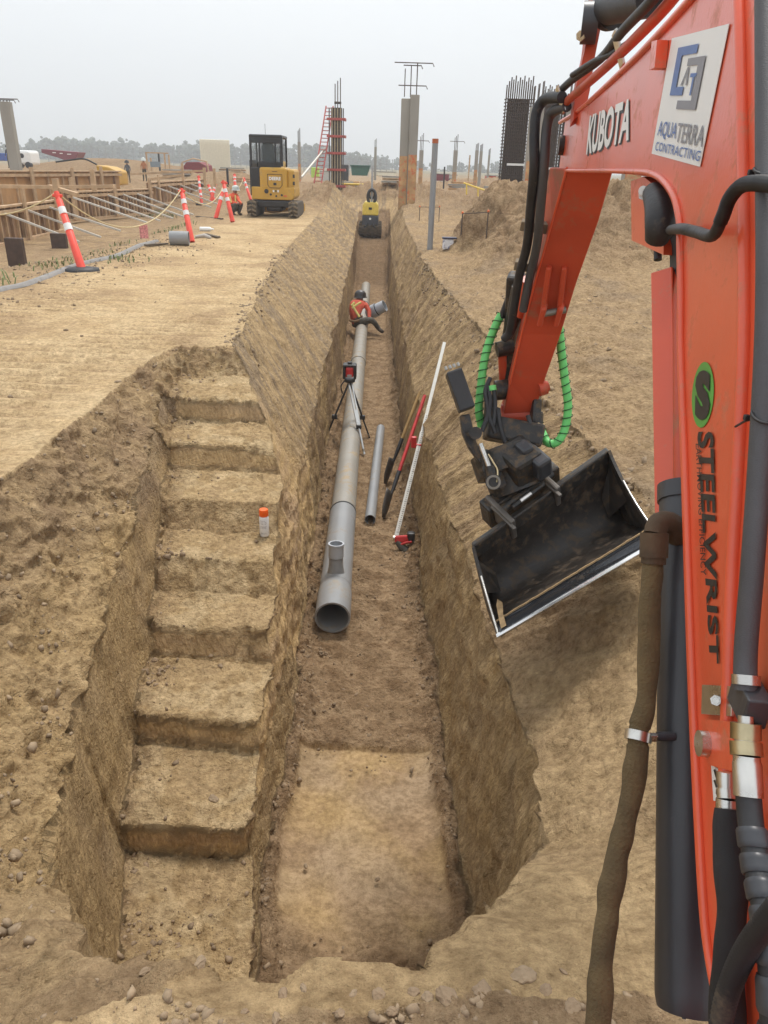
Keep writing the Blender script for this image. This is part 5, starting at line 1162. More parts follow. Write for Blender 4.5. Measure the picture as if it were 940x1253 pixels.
# rebar cages
def cage(x0, x1, yt, yb, D_, label):
    A_, B_ = at(x0, yb, D_), at(x1, yb, D_); zt = at((x0 + x1) / 2, yt, D_).z; zb = min(A_.z, B_.z) - .3; w_ = B_.x - A_.x; dpt = .5
    r_ = thing('rebar_cage', label, 'rebar cage', (A_.x, A_.y, zb + .3)); lean_ = w_ * .0
    b = MB(); nb = 13
    for k in range(nb):
        for yy in (0, dpt):
            x = A_.x + w_ * k / (nb - 1); b.cyl((x, A_.y + yy, zb), (x, A_.y + yy, zt + .25 + .35 * ((k * 5 + int(yy * 2)) % 4) / 3), .022, n=5)
    b.build('vertical_bars', REBAR, r_)['kind'] = 'stuff'
    b = MB(); z_ = zb + .1
    while z_ < zt:
        b.tube([(A_.x - .05, A_.y - .03, z_), (B_.x + .05, A_.y - .03, z_)], .014, 4); b.tube([(A_.x - .05, A_.y + dpt, z_ + .03), (B_.x + .05, A_.y + dpt, z_ + .03)], .014, 4); b.tube([(A_.x - .05, A_.y, z_), (A_.x - .05, A_.y + dpt, z_)], .014, 4); z_ += .105
    b.build('horizontal_ties', REBAR, r_)['kind'] = 'stuff'
    b = MB(); b.box((A_.x + w_ * .55, A_.y + dpt + .15, (zb + zt) / 2), (w_ * .85, .08, zt - zb - .1)); b.build('backing_panel', mat('dark_ply', (0, 0, 0)), r_)
    b = MB(); b.box((A_.x + w_ * .62, A_.y - .06, zb + (zt - zb) * .36), (w_ * .9, .03, .07)); b.build('pale_strip', WHITE, r_)
    return r_
cage(612, 642, 122, 234, 26, 'dense dark wall of tied rebar standing left of the pale concrete column')
cage(654, 676, 132, 236, 26.5, 'dark wall of tied rebar right of the pale concrete column, half hidden by hoses')
cage(680, 706, 140, 240, 27, 'dark rebar cage seen behind the arm of the excavator')

# ------------------------------------------------------------------ far vehicles, containers
def local(px, py, D_): q = at(px, py, D_); return q
q = local(265, 213, 55); cn = thing('site_container', 'cream ribbed storage container standing in the field', 'container', tuple(q), rz=R(12))
b = MB(); b.box(q + Vector((0, 3, 1.0)), (2.15, 6, 2.6), bev=.04)
for k in range(9): b.box(q + Vector((-1.0 + k * .25, -.03, .95)), (.07, .08, 2.3))
cn_b = b.build('container_body', mat('cream_paint', (.80, .75, .60), .6, var=.05), cn)
q = local(74, 189, 75); o = MB().prism([q + Vector(v) for v in [(-1.9, 0, .45), (1.9, 0, .25), (1.4, 0, -.5), (.9, 0, -.7), (-.5, 0, -.25), (-1.9, 0, .1)]], Vector((0, 2.0, 0)), bev=.05).build('dump_bin', mat('maroon_paint', (.17, .012, .022), .5), origin=tuple(q)); tag(o, 'dark red skip bin with a sloping side on a heap far left', 'skip bin')
b = MB(); 
for k, (dx, w2) in enumerate(((-.6, .35), (.1, .3), (.9, .4))): b.box(q + Vector((dx, -.02, .15 - k * .05)), (w2, .02, .08))
o2 = b.build('pale_marks', WHITE, o)
q = local(238, 213, 50); o = MB().prism([q + Vector(v) for v in [(-.9, 0, 0), (.85, 0, 0), (.78, 0, .55), (.35, 0, .75), (-.5, 0, .72), (-.8, 0, .35)]], Vector((0, 2.0, 0)), bev=.05).build('shelter_tarp', mat('maroon_tarp', (.20, .03, .035), .7, var=.2), origin=tuple(q)); tag(o, 'low maroon shelter tarp left of the cream container', 'tarp shelter')
b = MB(); b.tube([q + Vector((-1.0, -.05, -.05)), q + Vector((-.75, -.05, .7)), q + Vector((0, -.05, .95)), q + Vector((.9, -.05, .78)), q + Vector((1.0, -.05, 0))], .05, 6); b.build('timber_edge', LUMB, o)
# yellow machine body among the formwork
q = local(131, 211, 32); r_ = thing('yellow_machine', 'yellow machine body partly hidden behind the plywood sheets', 'machine', tuple(q)); b = MB(); b.prism([q + Vector(v) for v in [(-.45, 0, -.5), (.5, 0, -.5), (.5, 0, .05), (.1, 0, .22), (-.45, 0, .28)]], Vector((0, 1.2, 0)), bev=.06); b.build('machine_hood', YELP, r_)
b = MB(); b.tube(spline([q + Vector((-.4, 0, .3)), q + Vector((-.9, 0, .5)), q + Vector((-1.5, .1, .45)), q + Vector((-2.2, .1, .35))], 4), .035, 8); b.build('black_hose', BLACKR, r_)
q = local(34, 193, 45); r_ = thing('white_vehicle', 'white vehicle front with a dark round mark behind the far left column', 'vehicle', tuple(q)); b = MB(); b.box(q, (.9, 1.5, .8), bev=.15); b.build('body', WHITE, r_)
b = MB(); b.cyl(q + Vector((.0, -.77, .1)), q + Vector((.0, -.74, .1)), .13, n=16); b.build('round_mark', BLK, r_)
for sx in (-.2, .3):
    b = MB(); b.cyl(q + Vector((sx, -.78, -.4)), q + Vector((sx, -.5, -.4)), .18, n=14); b.build('wheel', BLACKR, r_)
q = local(2, 192, 48); o = MB().box(q, (1.0, .8, .45), bev=.06).build('blue_tarp', mat('blue_tarp', (.07, .12, .36), .6), origin=tuple(q)); tag(o, 'blue tarpaulin bundle at the far left edge', 'tarp')
# scaffold frame, far left centre
q = local(193, 209, 45); r_ = thing('scaffold_frame', 'small frame of posts and blue-grey boards in the middle distance left of the maroon shelter', 'scaffold', tuple(q))
for dx, hh in ((-.6, 1.0), (-.35, .7), (.15, .95), (.5, 1.0), (.75, .9)):
    b = MB(); b.box(q + Vector((dx, 0, hh / 2)), (.09, .09, hh)); b.build('post', LUMB if dx != .15 else BLK, r_)
b = MB(); b.box(q + Vector((-.1, -.03, .35)), (.6, .05, .3)); b.build('board', mat('blue_grey_board', (.22, .26, .29), .7), r_)
b = MB(); b.box(q + Vector((.05, 0, .98)), (1.4, .08, .07)); b.build('top_rail', LUMB, r_)
# green bin and digger beyond the column form
q = local(436, 213, 58); r_ = thing('green_hopper', 'dark green steel hopper bin beyond the trench end', 'bin', tuple(q))
b = MB(); b.prism([q + Vector(v) for v in [(-.35, 0, -.1), (.85, 0, -.1), (1.05, 0, .55), (-.42, 0, .55)]], Vector((0, 1.5, 0)), bev=.04); b.build('bin_body', mat('dark_green_paint', (.02, .10, .065), .5), r_)
b = MB(); b.box(q + Vector((.3, .7, .6)), (1.55, 1.6, .10), bev=.02); b.build('bin_lid', mat('dark_green_paint', (0, 0, 0)), r_)
b = MB(); b.box(q + Vector((-.9, .3, .0)), (.55, .8, 1.3), bev=.06); b.build('machine_cab', BLKP, r_)
q = local(386, 211, 52); o = MB().box(q, (.55, .5, .65), bev=.05).build('lime_tank', mat('lime_green', (.42, .62, .10), .5), origin=tuple(q)); tag(o, 'lime green square tank behind the foot of the red ladder', 'tank')
# yellow guard rail
r_ = thing('guard_rail', 'yellow pipe guard rail crossing beyond the trench end', 'guard rail', tuple(at(418, 232, 34)))
YR = mat('rail_yellow', (.72, .50, .06), .5)
b = MB(); b.tube([at(418, 225, 34), at(445, 226, 34.5), at(472, 228, 35)], .045, 8); b.build('rail', YR, r_)
for x in (420, 446, 468):
    b = MB(); b.cyl(at(x, 225, 34), at(x, 240, 34), .04, n=8); b.build('post', YR, r_)
r_ = thing('guard_rail', 'yellow pipe guard rail on the ridge of the spoil bank right of the grey standpipe', 'guard rail', tuple(at(572, 232, 30)))
b = MB(); b.tube([at(568, 224, 31), at(585, 230, 30), at(600, 235, 28)], .035, 8); b.build('rail', YR, r_)
for x, y in ((571, 226), (585, 231)):
    b = MB(); b.cyl(at(x, y, 30.2), at(x, y + 12, 30.2), .03, n=8); b.build('post', YR, r_)
q = at(538, 218, 60); 
for i, (x, y, ww, hh, mm, lb) in enumerate(((538, 217, 1.5, .5, 'maroon_paint', 'maroon container far beyond the spoil bank'), (600, 218, .8, .35, 'orange_paint_worn', 'small orange-red crate on the horizon left of the rebar cage'), (470, 213, 2.0, .3, 'cream_paint', 'low cream trailer on the horizon left of the twin column'))):
    q = at(x, y, 62); r_ = thing('far_box', lb, 'container', tuple(q)); r_.name = 'container'; b = MB(); b.box(q, (ww, 1.2, hh), bev=.05); b.build('container_body', mat(mm, (0, 0, 0)), r_)
    b = MB(); b.box(q + Vector((0, 0, hh / 2 + .03)), (ww * 1.04, 1.25, .06)); b.build('container_roof', CONC, r_)

# ------------------------------------------------------------------ small yellow digger
q = G3(337, 265); q.z += 0.0; Dq = (q - C_POS).dot(C_FWD)
SCL = 1.0; OX, OY, OZ = q.x, q.y + .3, q.z
def LV(x, y, z): return Vector((OX + x, OY + y, OZ + z))
yd = thing('mini_digger', 'small yellow and black tracked excavator parked on the dirt track left of the trench', 'excavator', tuple(LV(0, 0, 0)))
for s in (-1, 1):
    b = MB(); ring = []
    prof_t = [(-.85, .10), (-.93, .24), (-.85, .40), (-.6, .46), (.6, .46), (.85, .40), (.93, .24), (.85, .10), (.6, .02), (-.6, .02)]
    b.prism([LV(s * .64 - .14, y_, z_) for y_, z_ in prof_t], Vector((.28, 0, 0)), bev=.03); tk = b.build('track', TRK, yd)
    b = MB()
    for z_ in (.08, .20, .32, .44):
        for sx in (-1, 1): b.beam(LV(s * .64 + sx * .015, -.93 + abs(z_ - .24) * .35, z_ + .03), LV(s * .64 + sx * .14, -.93 + abs(z_ - .24) * .35, z_ - .03), .06, .05, bev=.008)
    b.build('track_lugs', mat('dusty_lug', (.20, .155, .10), .9, var=.3), tk)
b = MB(); b.box(LV(0, 0, .38), (1.02, 1.2, .20), bev=.04); b.box(LV(0, 0, .25), (.5, .9, .18), bev=.05); b.build('undercarriage', BLKP, yd)
b = MB(); b.box(LV(0, .95, .20), (1.6, .08, .32), bev=.02); b.build('blade', YELP, yd)
b = MB(); b.prism([LV(x, -.62, z) for x, z in [(-.66, .50), (.58, .50), (.66, .60), (.66, .86), (-.66, .86), (-.66, .55)]], Vector((0, 1.4, 0)), bev=.05); b.build('counterweight', YELP, yd)
b = MB(); b.box(LV(.02, -.10, 1.10), (.84, 1.05, .62), bev=.06); hood = b.build('engine_hood', YELP, yd)
b = MB(); b.box(LV(.53, .15, 1.04), (.25, 1.3, .66), bev=.07); b.build('side_tank', YELP, yd)
b = MB(); fy = -.632
b.tube([LV(-.15, fy, 1.22), LV(-.15, fy, .92), LV(-.09, fy, .84), LV(.22, fy, .84), LV(.29, fy, .92), LV(.29, fy, 1.22), LV(-.15, fy, 1.22)], .008, 6); b.box(LV(.07, fy, 1.30), (.16, .012, .015)); b.build('hatch_seam', BLK, hood)
uv, f_ = text_mesh('DEERE', .05, 1.05); b = MB(); b.add([LV(-.11 + u * .36, fy - .008, 1.055 + v * .095) for u, v in uv], f_); b.build('lettering', WHITE, hood)
b = MB(); b.box(LV(.07, fy - .004, .95), (.09, .01, .07), bev=.003); b.build('emblem', BLK, hood)
cw = -.628
for x, z, r1 in ((-.20, .74, .065), (-.07, .65, .033), (.10, .61, .03), (.27, .64, .033)):
    b = MB(); b.cyl(LV(x, cw - .01, z), LV(x, cw + .02, z), r1, n=18); b.build('exhaust_port' if r1 > .05 else 'tie_down_hole', BLK, yd)
for x, z in ((.02, .75), (.16, .75), (.09, .75)):
    b = MB(); b.box(LV(x, cw - .006, z), (.05, .01, .06)); b.build('warning_sticker', WHITE if x != .09 else mat('dark_olive', (.15, .12, .03), .5), yd)
b = MB(); b.box(LV(.38, cw - .006, .62), (.09, .01, .03)); b.build('reflector', mat('reflector_red', (.7, .06, .03), .3), yd)
for z in (.76, .98, 1.18):
    b = MB(); b.box(LV(.635, -.505, z), (.06, .012, .10)); b.build('vent_slot', BLK, yd)
# cab: posts, roof, panels and glass
cab = thing('cab', '', '', tuple(LV(-.22, 0, 1.4))); cab.parent = yd; cab.location = Vector(cab['_o']) - Vector(yd['_o'])
for k_ in ('label', 'category'): 
    if k_ in cab: del cab[k_]
def cbx(name, c_, s_, m_=BLKP, bev=.015, par=None):
    o = MB().box(LV(*c_), s_, bev=bev).build(name, m_, yd); return o
cbx('cab_roof', (-.22, .25, 2.26), (1.02, 1.2, .10), bev=.04)
cbx('cab_post', (.25, -.30, 1.85), (.09, .08, .82)); cbx('cab_post', (-.69, -.30, 1.85), (.07, .08, .82)); cbx('cab_post', (.07, -.32, 1.80), (.045, .05, .72)); cbx('cab_post', (.25, .80, 1.85), (.06, .06, .85)); cbx('cab_post', (-.69, .80, 1.7), (.06, .06, 1.2)); cbx('cab_post', (-.42, -.31, 1.85), (.05, .06, .82))
cbx('rear_panel', (-.12, -.31, 1.48), (.70, .07, .18)); cbx('rear_panel', (-.22, -.31, 2.15), (.98, .07, .16))
cbx('door', (-.72, .25, 1.10), (.06, 1.1, 1.0)); cbx('door_lower', (-.56, -.33, 1.08), (.30, .07, .64), bev=.04)
o = cbx('door_glass', (-.555, -.345, 1.85), (.15, .015, .66), GLASS, .0)
o = cbx('rear_window', (-.08, -.30, 1.83), (.62, .012, .56), GLASS, .0); o = cbx('front_window', (-.22, .82, 1.8), (.86, .012, .8), GLASS, 0)
cbx('seat', (-.22, .15, 1.68), (.42, .14, .68), bev=.08); cbx('seat_base', (-.22, .35, 1.38), (.45, .45, .14), bev=.05)
b = MB(); b.prism([LV(-.38, .0, 1.5), LV(.06, .0, 1.5), LV(-.02, 0, 1.75), LV(-.06, 0, 2.10), LV(-.38, 0, 2.16)], Vector((0, .08, 0)), bev=.03); b.build('seat_cover', BLKP, yd)
b = MB(); b.cyl(LV(-.30, .2, 2.3), LV(-.305, .2, 2.62), .006, n=6); b.build('antenna', BLK, yd)
b = MB(); b.tube(spline([LV(0, .9, .7), LV(.0, 1.5, 1.3), LV(0, 2.1, 1.5)], 4), .10, 10); b.build('boom', YELP, yd)
bpy.data.objects.remove(cab)
# person at the controls: barely visible behind the glass -> only the seat is built

# ------------------------------------------------------------------ trench roller
q = G3(452.5, 292); OX, OY, OZ = q.x, q.y + .25, q.z + .01
tr = thing('trench_roller', 'yellow and black remote trench compactor standing at the far end of the trench', 'trench compactor', tuple(LV(0, 0, 0)))
for yy in (0, .75):
    b = MB(); b.cyl(LV(-.41, yy, .26), LV(.41, yy, .26), .25, n=32); dm = b.build('drum', mat('muddy_drum', (.085, .060, .035), .8, var=.4, bump=.5), tr)
    b = MB()
    for i in range(14):
        for j in range(6):
            a = i / 14 * 2 * math.pi + (j % 2) * .22; c0_ = LV(-.35 + j * .14, yy + math.cos(a) * .255, .26 + math.sin(a) * .255); b.box(c0_, (.09, .05, .05), axes=((1, 0, 0), (0, math.cos(a), math.sin(a)), (0, -math.sin(a), math.cos(a))))
    b.build('drum_pads', mat('muddy_drum', (0, 0, 0)), dm)['kind'] = 'stuff'
b = MB(); b.prism([LV(x, -.18, z) for x, z in [(-.24, .34), (.24, .34), (.29, .45), (.29, .76), (-.29, .76), (-.29, .45)]], Vector((0, 1.1, 0)), bev=.03); b.build('frame', mat('roller_charcoal', (.055, .060, .075), .5), tr)
b = MB(); b.prism([LV(x, -.15, z) for x, z in [(-.29, .77), (.29, .77), (.28, 1.12), (.20, 1.22), (-.20, 1.22), (-.28, 1.12)]], Vector((0, .9, 0)), bev=.04); hd = b.build('hood', mat('roller_yellow', (.78, .58, .10), .4, dirt=(.5, .4, .2), dirt_amt=.15), tr)
b = MB(); b.cyl(LV(0, -.20, .66), LV(0, -.18, .66), .04, n=16); b.build('headlight', WHITE, tr)
b = MB(); b.box(LV(0, -.17, 1.0), (.12, .02, .08), bev=.01); b.build('hood_latch', BLK, hd)
for s in (-1, 1):
    b = MB(); b.tube(spline([LV(s * .08, -.21, .5), LV(s * .14, -.26, .42), LV(s * .2, -.24, .36)], 4), .025, 8); b.build('hydraulic_hose', BLK, tr)
# wheel-like hose reel standing behind
q = at(455, 241, 26.5); rr2 = thing('hose_reel', 'black upright hose reel with a mast standing just behind the yellow compactor', 'hose reel', tuple(q))
b = MB(); ring = [q + Vector((math.cos(a) * .14, 0, math.sin(a) * .24)) for a in [i * math.pi / 10 for i in range(21)]]; b.tube(ring, .055, 10); b.build('reel', BLK, rr2)
b = MB(); ring = [q + Vector((math.cos(a) * .10, .12, math.sin(a) * .16 + .1)) for a in [i * math.pi / 10 for i in range(21)]]; b.tube(ring, .04, 8); b.build('inner_coil', BLK, rr2)
b = MB(); b.cyl(q + Vector((0, .1, -.9)), q + Vector((0, .1, 1.0)), .035, n=8); b.build('mast', mat('mast_grey', (.4, .4, .4), .5), rr2)

# ------------------------------------------------------------------ people
def person(name_label, joints, bones, radii, zones, loc, sub=1):
    """one continuous skinned body; zones = {bone index: material index}"""
    names = list(joints); me = bpy.data.meshes.new('body'); me.from_pydata([tuple(Vector(joints[k]) - Vector(loc)) for k in names], [(names.index(a), names.index(b_)) for a, b_ in bones], []); me.update()
    ob = bpy.data.objects.new('tmp', me); COL.objects.link(ob)
    ob.modifiers.new('s', 'SKIN'); ss = ob.modifiers.new('ss', 'SUBSURF'); ss.levels = ss.render_levels = 2
    sv = me.skin_vertices[0].data
    for i, k in enumerate(names): sv[i].radius = (radii[k], radii[k] * .85); sv[i].use_root = (k == 'pelvis')
    bpy.context.view_layer.update(); dg = bpy.context.evaluated_depsgraph_get(); nm = bpy.data.meshes.new_from_object(ob.evaluated_get(dg)); bpy.data.objects.remove(ob)
    root = thing('person', name_label[0], 'person', loc)
    nm.materials.clear()
    mats_ = zones['mats']
    for m_ in mats_: nm.materials.append(m_)
    segs = [(Vector(joints[a]) - Vector(loc), Vector(joints[b_]) - Vector(loc), zones.get((a, b_), 0)) for a, b_ in bones]
    for p_ in nm.polygons:
        c_ = p_.center; best = 1e9; mi = 0
        for a, b_, z in segs:
            ab = b_ - a; t = max(0, min(1, (c_ - a).dot(ab) / max(ab.length_squared, 1e-9))); dd = (c_ - a - ab * t).length
            if dd < best: best = dd; mi = z
        p_.material_index = mi; p_.use_smooth = True
    bo = bpy.data.objects.new('body', nm); COL.objects.link(bo); bo.parent = root
    bo['_o'] = tuple(loc)
    return root
SHIRTM = mat('orange_red_shirt', (.52, .085, .045), .85, var=.2, scale=14)
Dw = (G(440, 410, -1.8) - C_POS).dot(C_FWD) - .32
def J(px, py, dd=0): return at(px, py, Dw + dd)
jt = dict(pelvis=J(434, 394, .02), spine=J(434, 384, .04), chest=J(438, 375, .08), neck=J(440, 368, .12), head=J(441, 362.5, .16),
          shl=J(431.5, 372, .08), ell=J(431, 381, .22), hal=J(440, 387, .35), shr=J(447, 372, .10), elr=J(452, 381, .06), har=J(452, 389, -.02), hnr=J(455, 391, -.02), hnl=J(444, 388, .38),
          hpr=J(438, 395, .0), knr=J(456, 391, -.12), anr=J(464, 403, -.0), tor=J(469, 406.5, -.12), hpl=J(436, 396, .04), knl=J(448, 392, .3), anl=J(444, 409, .05), tol=J(447, 413, -.06))
bn = [('pelvis', 'spine'), ('spine', 'chest'), ('chest', 'neck'), ('neck', 'head'), ('chest', 'shl'), ('shl', 'ell'), ('ell', 'hal'), ('hal', 'hnl'), ('chest', 'shr'), ('shr', 'elr'), ('elr', 'har'), ('har', 'hnr'),
      ('pelvis', 'hpr'), ('hpr', 'knr'), ('knr', 'anr'), ('anr', 'tor'), ('pelvis', 'hpl'), ('hpl', 'knl'), ('knl', 'anl'), ('anl', 'tol')]
rd = dict(pelvis=.155, spine=.15, chest=.165, neck=.075, head=.10, shl=.085, ell=.055, hal=.04, hnl=.04, shr=.085, elr=.055, har=.04, hnr=.04, hpr=.13, knr=.085, anr=.055, tor=.05, hpl=.12, knl=.09, anl=.065, tol=.045)
zn = {'mats': [SHIRTM, PANTS, SKIN, BOOT]}
for b_ in bn:
    zn[b_] = 0
for b_ in (('pelvis', 'hpr'), ('hpr', 'knr'), ('knr', 'anr'), ('pelvis', 'hpl'), ('hpl', 'knl'), ('knl', 'anl')): zn[b_] = 1
for b_ in (('neck', 'head'), ('hal', 'hnl'), ('har', 'hnr')): zn[b_] = 2
for b_ in (('anr', 'tor'), ('anl', 'tol')): zn[b_] = 3
w1 = person(('person in orange shirt and dark hard hat sitting on the big pipe in the trench',), jt, bn, rd, zn, tuple(G(434, 405, -1.55)))
hd_ = Vector(jt['head'])
b = MB(); b.tube([hd_ + Vector((0, 0, -.02)), hd_ + Vector((0, 0, .0)), hd_ + Vector((0, 0, .06)), hd_ + Vector((0, 0, .11)), hd_ + Vector((0, 0, .13))], [.15, .13, .125, .09, .03], 20); b.build('hard_hat', HELB, w1)
tb_ = -C_FWD * .165
for pl in ([(431, 372), (435, 380), (440, 388)], [(442, 370), (438, 372), (431, 377)], [(434, 370), (430, 374)]):
    b = MB(); b.tube(spline([at(x, y, Dw - .13) for x, y in pl], 4), .026, 6); b.build('reflective_strap', HIVISY, w1)
b = MB(); b.tube([J(428, 392, -.13), J(434, 393.5, -.16), J(440, 392, -.14)], .028, 6); b.build('tool_belt', mat('belt_tan', (.20, .12, .06), .8), w1)
# crouching worker on the left
q = G3(287, 263); D2 = (q - C_POS).dot(C_FWD)
def K2(px, py, dd=0): return at(px, py, D2 + dd)
j2 = dict(pelvis=K2(284, 254, .1), spine=K2(284, 248, .08), chest=K2(285, 241, .02), neck=K2(287, 236.5, 0), head=K2(288.5, 232, -.03), shl=K2(281, 240, .08), ell=K2(283, 247, -.12), hal=K2(291, 249, -.18), hnl=K2(293, 249.5, -.2),
          shr=K2(290, 240, -.02), elr=K2(292.5, 246, -.12), har=K2(296, 249, -.2), hnr=K2(297.5, 249, -.2), hpr=K2(287, 255, .05), knr=K2(296, 248.5, -.12), anr=K2(292, 261, -.05), tor=K2(296, 262.5, -.12), hpl=K2(282, 255, .0), knl=K2(290, 250, -.28), anl=K2(284, 261, -.1), tol=K2(288, 263, -.24))
rd2 = {k: v * .95 for k, v in rd.items()}
w2 = person(('person crouching in orange vest and pale hard hat between crossed posts and small digger',), j2, bn, rd2, {**zn, 'mats': [HIVIS, PANTS, SKIN, BOOT]}, tuple(q))
hd_ = Vector(j2['head']); b = MB(); b.tube([hd_ + Vector((0, 0, -.02)), hd_ + Vector((0, 0, .0)), hd_ + Vector((0, 0, .06)), hd_ + Vector((0, 0, .11)), hd_ + Vector((0, 0, .13))], [.145, .12, .115, .085, .03], 20); b.build('hard_hat', HELW, w2)
for pl in ([(281.5, 240), (283, 248)], [(288, 239), (288.5, 247)]):
    b = MB(); b.tube([K2(x, y, -.16) for x, y in pl], .025, 6); b.build('reflective_strap', HIVISY, w2)
# two far standing people
def stand(px, pyf, pyh, D_, label, top, hat):
    f_ = at(px, pyf, D_); h_ = (pyf - pyh) / 905 * D_; s = h_ / 1.75; V_ = lambda x, y, z: (f_.x + x * s, f_.y + y * s, f_.z + z * s)
    j = dict(pelvis=V_(0, 0, .95), spine=V_(0, 0, 1.12), chest=V_(0, 0, 1.32), neck=V_(0, 0, 1.5), head=V_(0, -.02, 1.62), shl=V_(-.17, 0, 1.4), ell=V_(-.24, -.02, 1.15), hal=V_(-.22, -.15, .95), hnl=V_(-.21, -.2, .9), shr=V_(.17, 0, 1.4), elr=V_(.25, -.02, 1.15), har=V_(.24, -.12, .95), hnr=V_(.23, -.16, .9),
             hpr=V_(.09, 0, .9), knr=V_(.11, -.03, .5), anr=V_(.12, 0, .08), tor=V_(.12, -.14, .04), hpl=V_(-.09, 0, .9), knl=V_(-.11, -.03, .5), anl=V_(-.13, 0, .08), tol=V_(-.14, -.14, .04))
    r3 = {k: v * s * .9 for k, v in rd.items()}
    w_ = person((label,), j, bn, r3, {**zn, 'mats': [top, PANTS, SKIN, BOOT]}, tuple(f_)); hd_ = Vector(j['head'])
    b = MB(); b.tube([hd_ + Vector((0, 0, .0)), hd_ + Vector((0, 0, .02)), hd_ + Vector((0, 0, .07)), hd_ + Vector((0, 0, .13))], [.12, .105, .10, .03], 14); b.build('hard_hat', hat, w_)
stand(13.5, 206, 181, 38, 'far person in dark clothes standing left of the far left column', mat('dark_jacket', (.04, .04, .06), .9), HELB)
stand(178, 222, 197, 33, 'far person in a tan and orange top with white hard hat behind the middle formwork', mat('tan_top', (.45, .2, .1), .9), HELW)
stand(158, 224, 200, 34, 'far person in grey clothes bending over the formwork', mat('grey_top', (.12, .13, .15), .9), HELB)
# ------------------------------------------------------------------ distant trees, fences, poles
def far_trees():
    ico = bmesh.new(); bmesh.ops.create_icosphere(ico, subdivisions=1, radius=1.0); ico.verts.ensure_lookup_table()
    iv = np.array([v.co[:] for v in ico.verts]); if_ = np.array([[v.index for v in f.verts] for f in ico.faces]); ico.free()
    rg = np.random.default_rng(4); V = []; F = []; off = 0
    def blob(c, r, n):
        nonlocal off
        for k in range(n):
            d = rg.normal(size=3); d /= np.linalg.norm(d); p_ = np.array(c) + d * np.array(r) * rg.uniform(.3, 1.0)
            s = np.array(r) * rg.uniform(.10, .27); v = iv * s * rg.uniform(.75, 1.25, size=(len(iv), 1)) + p_
            V.append(v); F.append(if_ + off); off += len(v)
    for i in range(250):
        px = rg.uniform(-260, 640); D_ = rg.uniform(330, 420)
        right = max(0, (px - 400) / 80)
        top = np.interp(px, [-260, 0, 30, 60, 100, 140, 200, 260, 330, 380, 420, 460, 520, 640], [172, 178, 176, 168, 170, 173, 176, 175, 176, 178, 186, 190, 199, 201]) + rg.normal() * 2.0
        if px > 600 and rg.random() < .4: continue
        t = at(px, top, D_); base_z = -1; h = max(2.5, t.z - base_z); w_ = h * rg.uniform(.35, .6)
        blob((t.x, t.y, base_z + h * .55), (w_, w_, h * .46), 40); blob((t.x + rg.normal() * 4, t.y - 3, base_z + h * .22), (w_ * 1.5, w_, h * .26), 14)
    for i in range(26):   # pointed firs on the right
        px = rg.choice([440, 447, 452, 470, 560, 566, 575, 582, 590, 600, 610, 490, 520, 700, 780, 812]) + rg.normal() * 4; D_ = rg.uniform(300, 360); t = at(px, rg.uniform(190, 199), D_); h = max(3, t.z + 1)
        for k in range(10):
            u = k / 9; blob((t.x, t.y, -1 + h * (.1 + .88 * u)), (h * .2 * (1.05 - u), h * .2 * (1.05 - u), h * .06), 3)
    V = np.concatenate(V); F = np.concatenate(F); me = bpy.data.meshes.new('treeline'); me.from_pydata(V.tolist(), [], F.tolist()); me.update()
    me.materials.append(mat('far_foliage', (.055, .070, .038), .9, var=.45, scale=.12)); o = bpy.data.objects.new('treeline', me); COL.objects.link(o); tag(o, 'hazy line of leafy trees along the horizon', 'trees', kind='stuff')
far_trees()
# field strips
def fence(x0, y0, x1, y1, D0, D1, n, h, lab, posts=.04):
    a, c_ = at(x0, y0, D0), at(x1, y1, D1); r_ = thing('site_fence', lab, 'fence', tuple(a))
    for k in range(n + 1):
        q = a.lerp(c_, k / n); b = MB(); b.cyl((q.x, q.y, q.z - .5), (q.x, q.y, q.z + h), posts, n=5); b.build('post', mat('fence_grey', (.35, .36, .36), .6), r_)
    for zz in (h * .95, h * .5, .1):
        b = MB(); b.tube([a + Vector((0, 0, zz)), c_ + Vector((0, 0, zz))], posts * .45, 4); b.build('rail', mat('fence_grey', (0, 0, 0)), r_)
fence(60, 197, 330, 203, 95, 110, 34, 1.9, 'long thin mesh fence crossing the field in front of the trees on the left', .05)
fence(372, 208, 480, 212, 90, 95, 14, 1.6, 'thin mesh fence in front of the trees behind the column formwork', .05)
for i, (px, yb, yt, D_, w_, lb) in enumerate(((70, 236, 218, 17, .12, 'short timber stake on the middle formwork'), (115, 226, 207, 22, .12, 'short timber stake rising behind the plywood row'), (224, 215, 200, 34, .10, 'pale timber stake left of the maroon shelter'), (251, 222, 205, 30, .10, 'pale timber stake right of the maroon shelter'), (263, 222, 206, 30, .10, 'pale timber stake in front of the cream container'), (279, 222, 206, 30, .08, 'dark stake right of the cream container'), (543, 226, 204, 40, .08, 'thin pole between the grey standpipe and the dark banded column'), (573, 222, 190, 48, .08, 'thin pole left of the far column pair'))):
    q = at(px, yb, D_); t_ = at(px, yt, D_); o = MB().box((q.x, q.y, (q.z + t_.z) / 2 - .1), (w_, w_, t_.z - q.z + .2)).build('timber_stake', LUMB if 'dark' not in lb else BLK, origin=tuple(q)); tag(o, lb, 'stake')
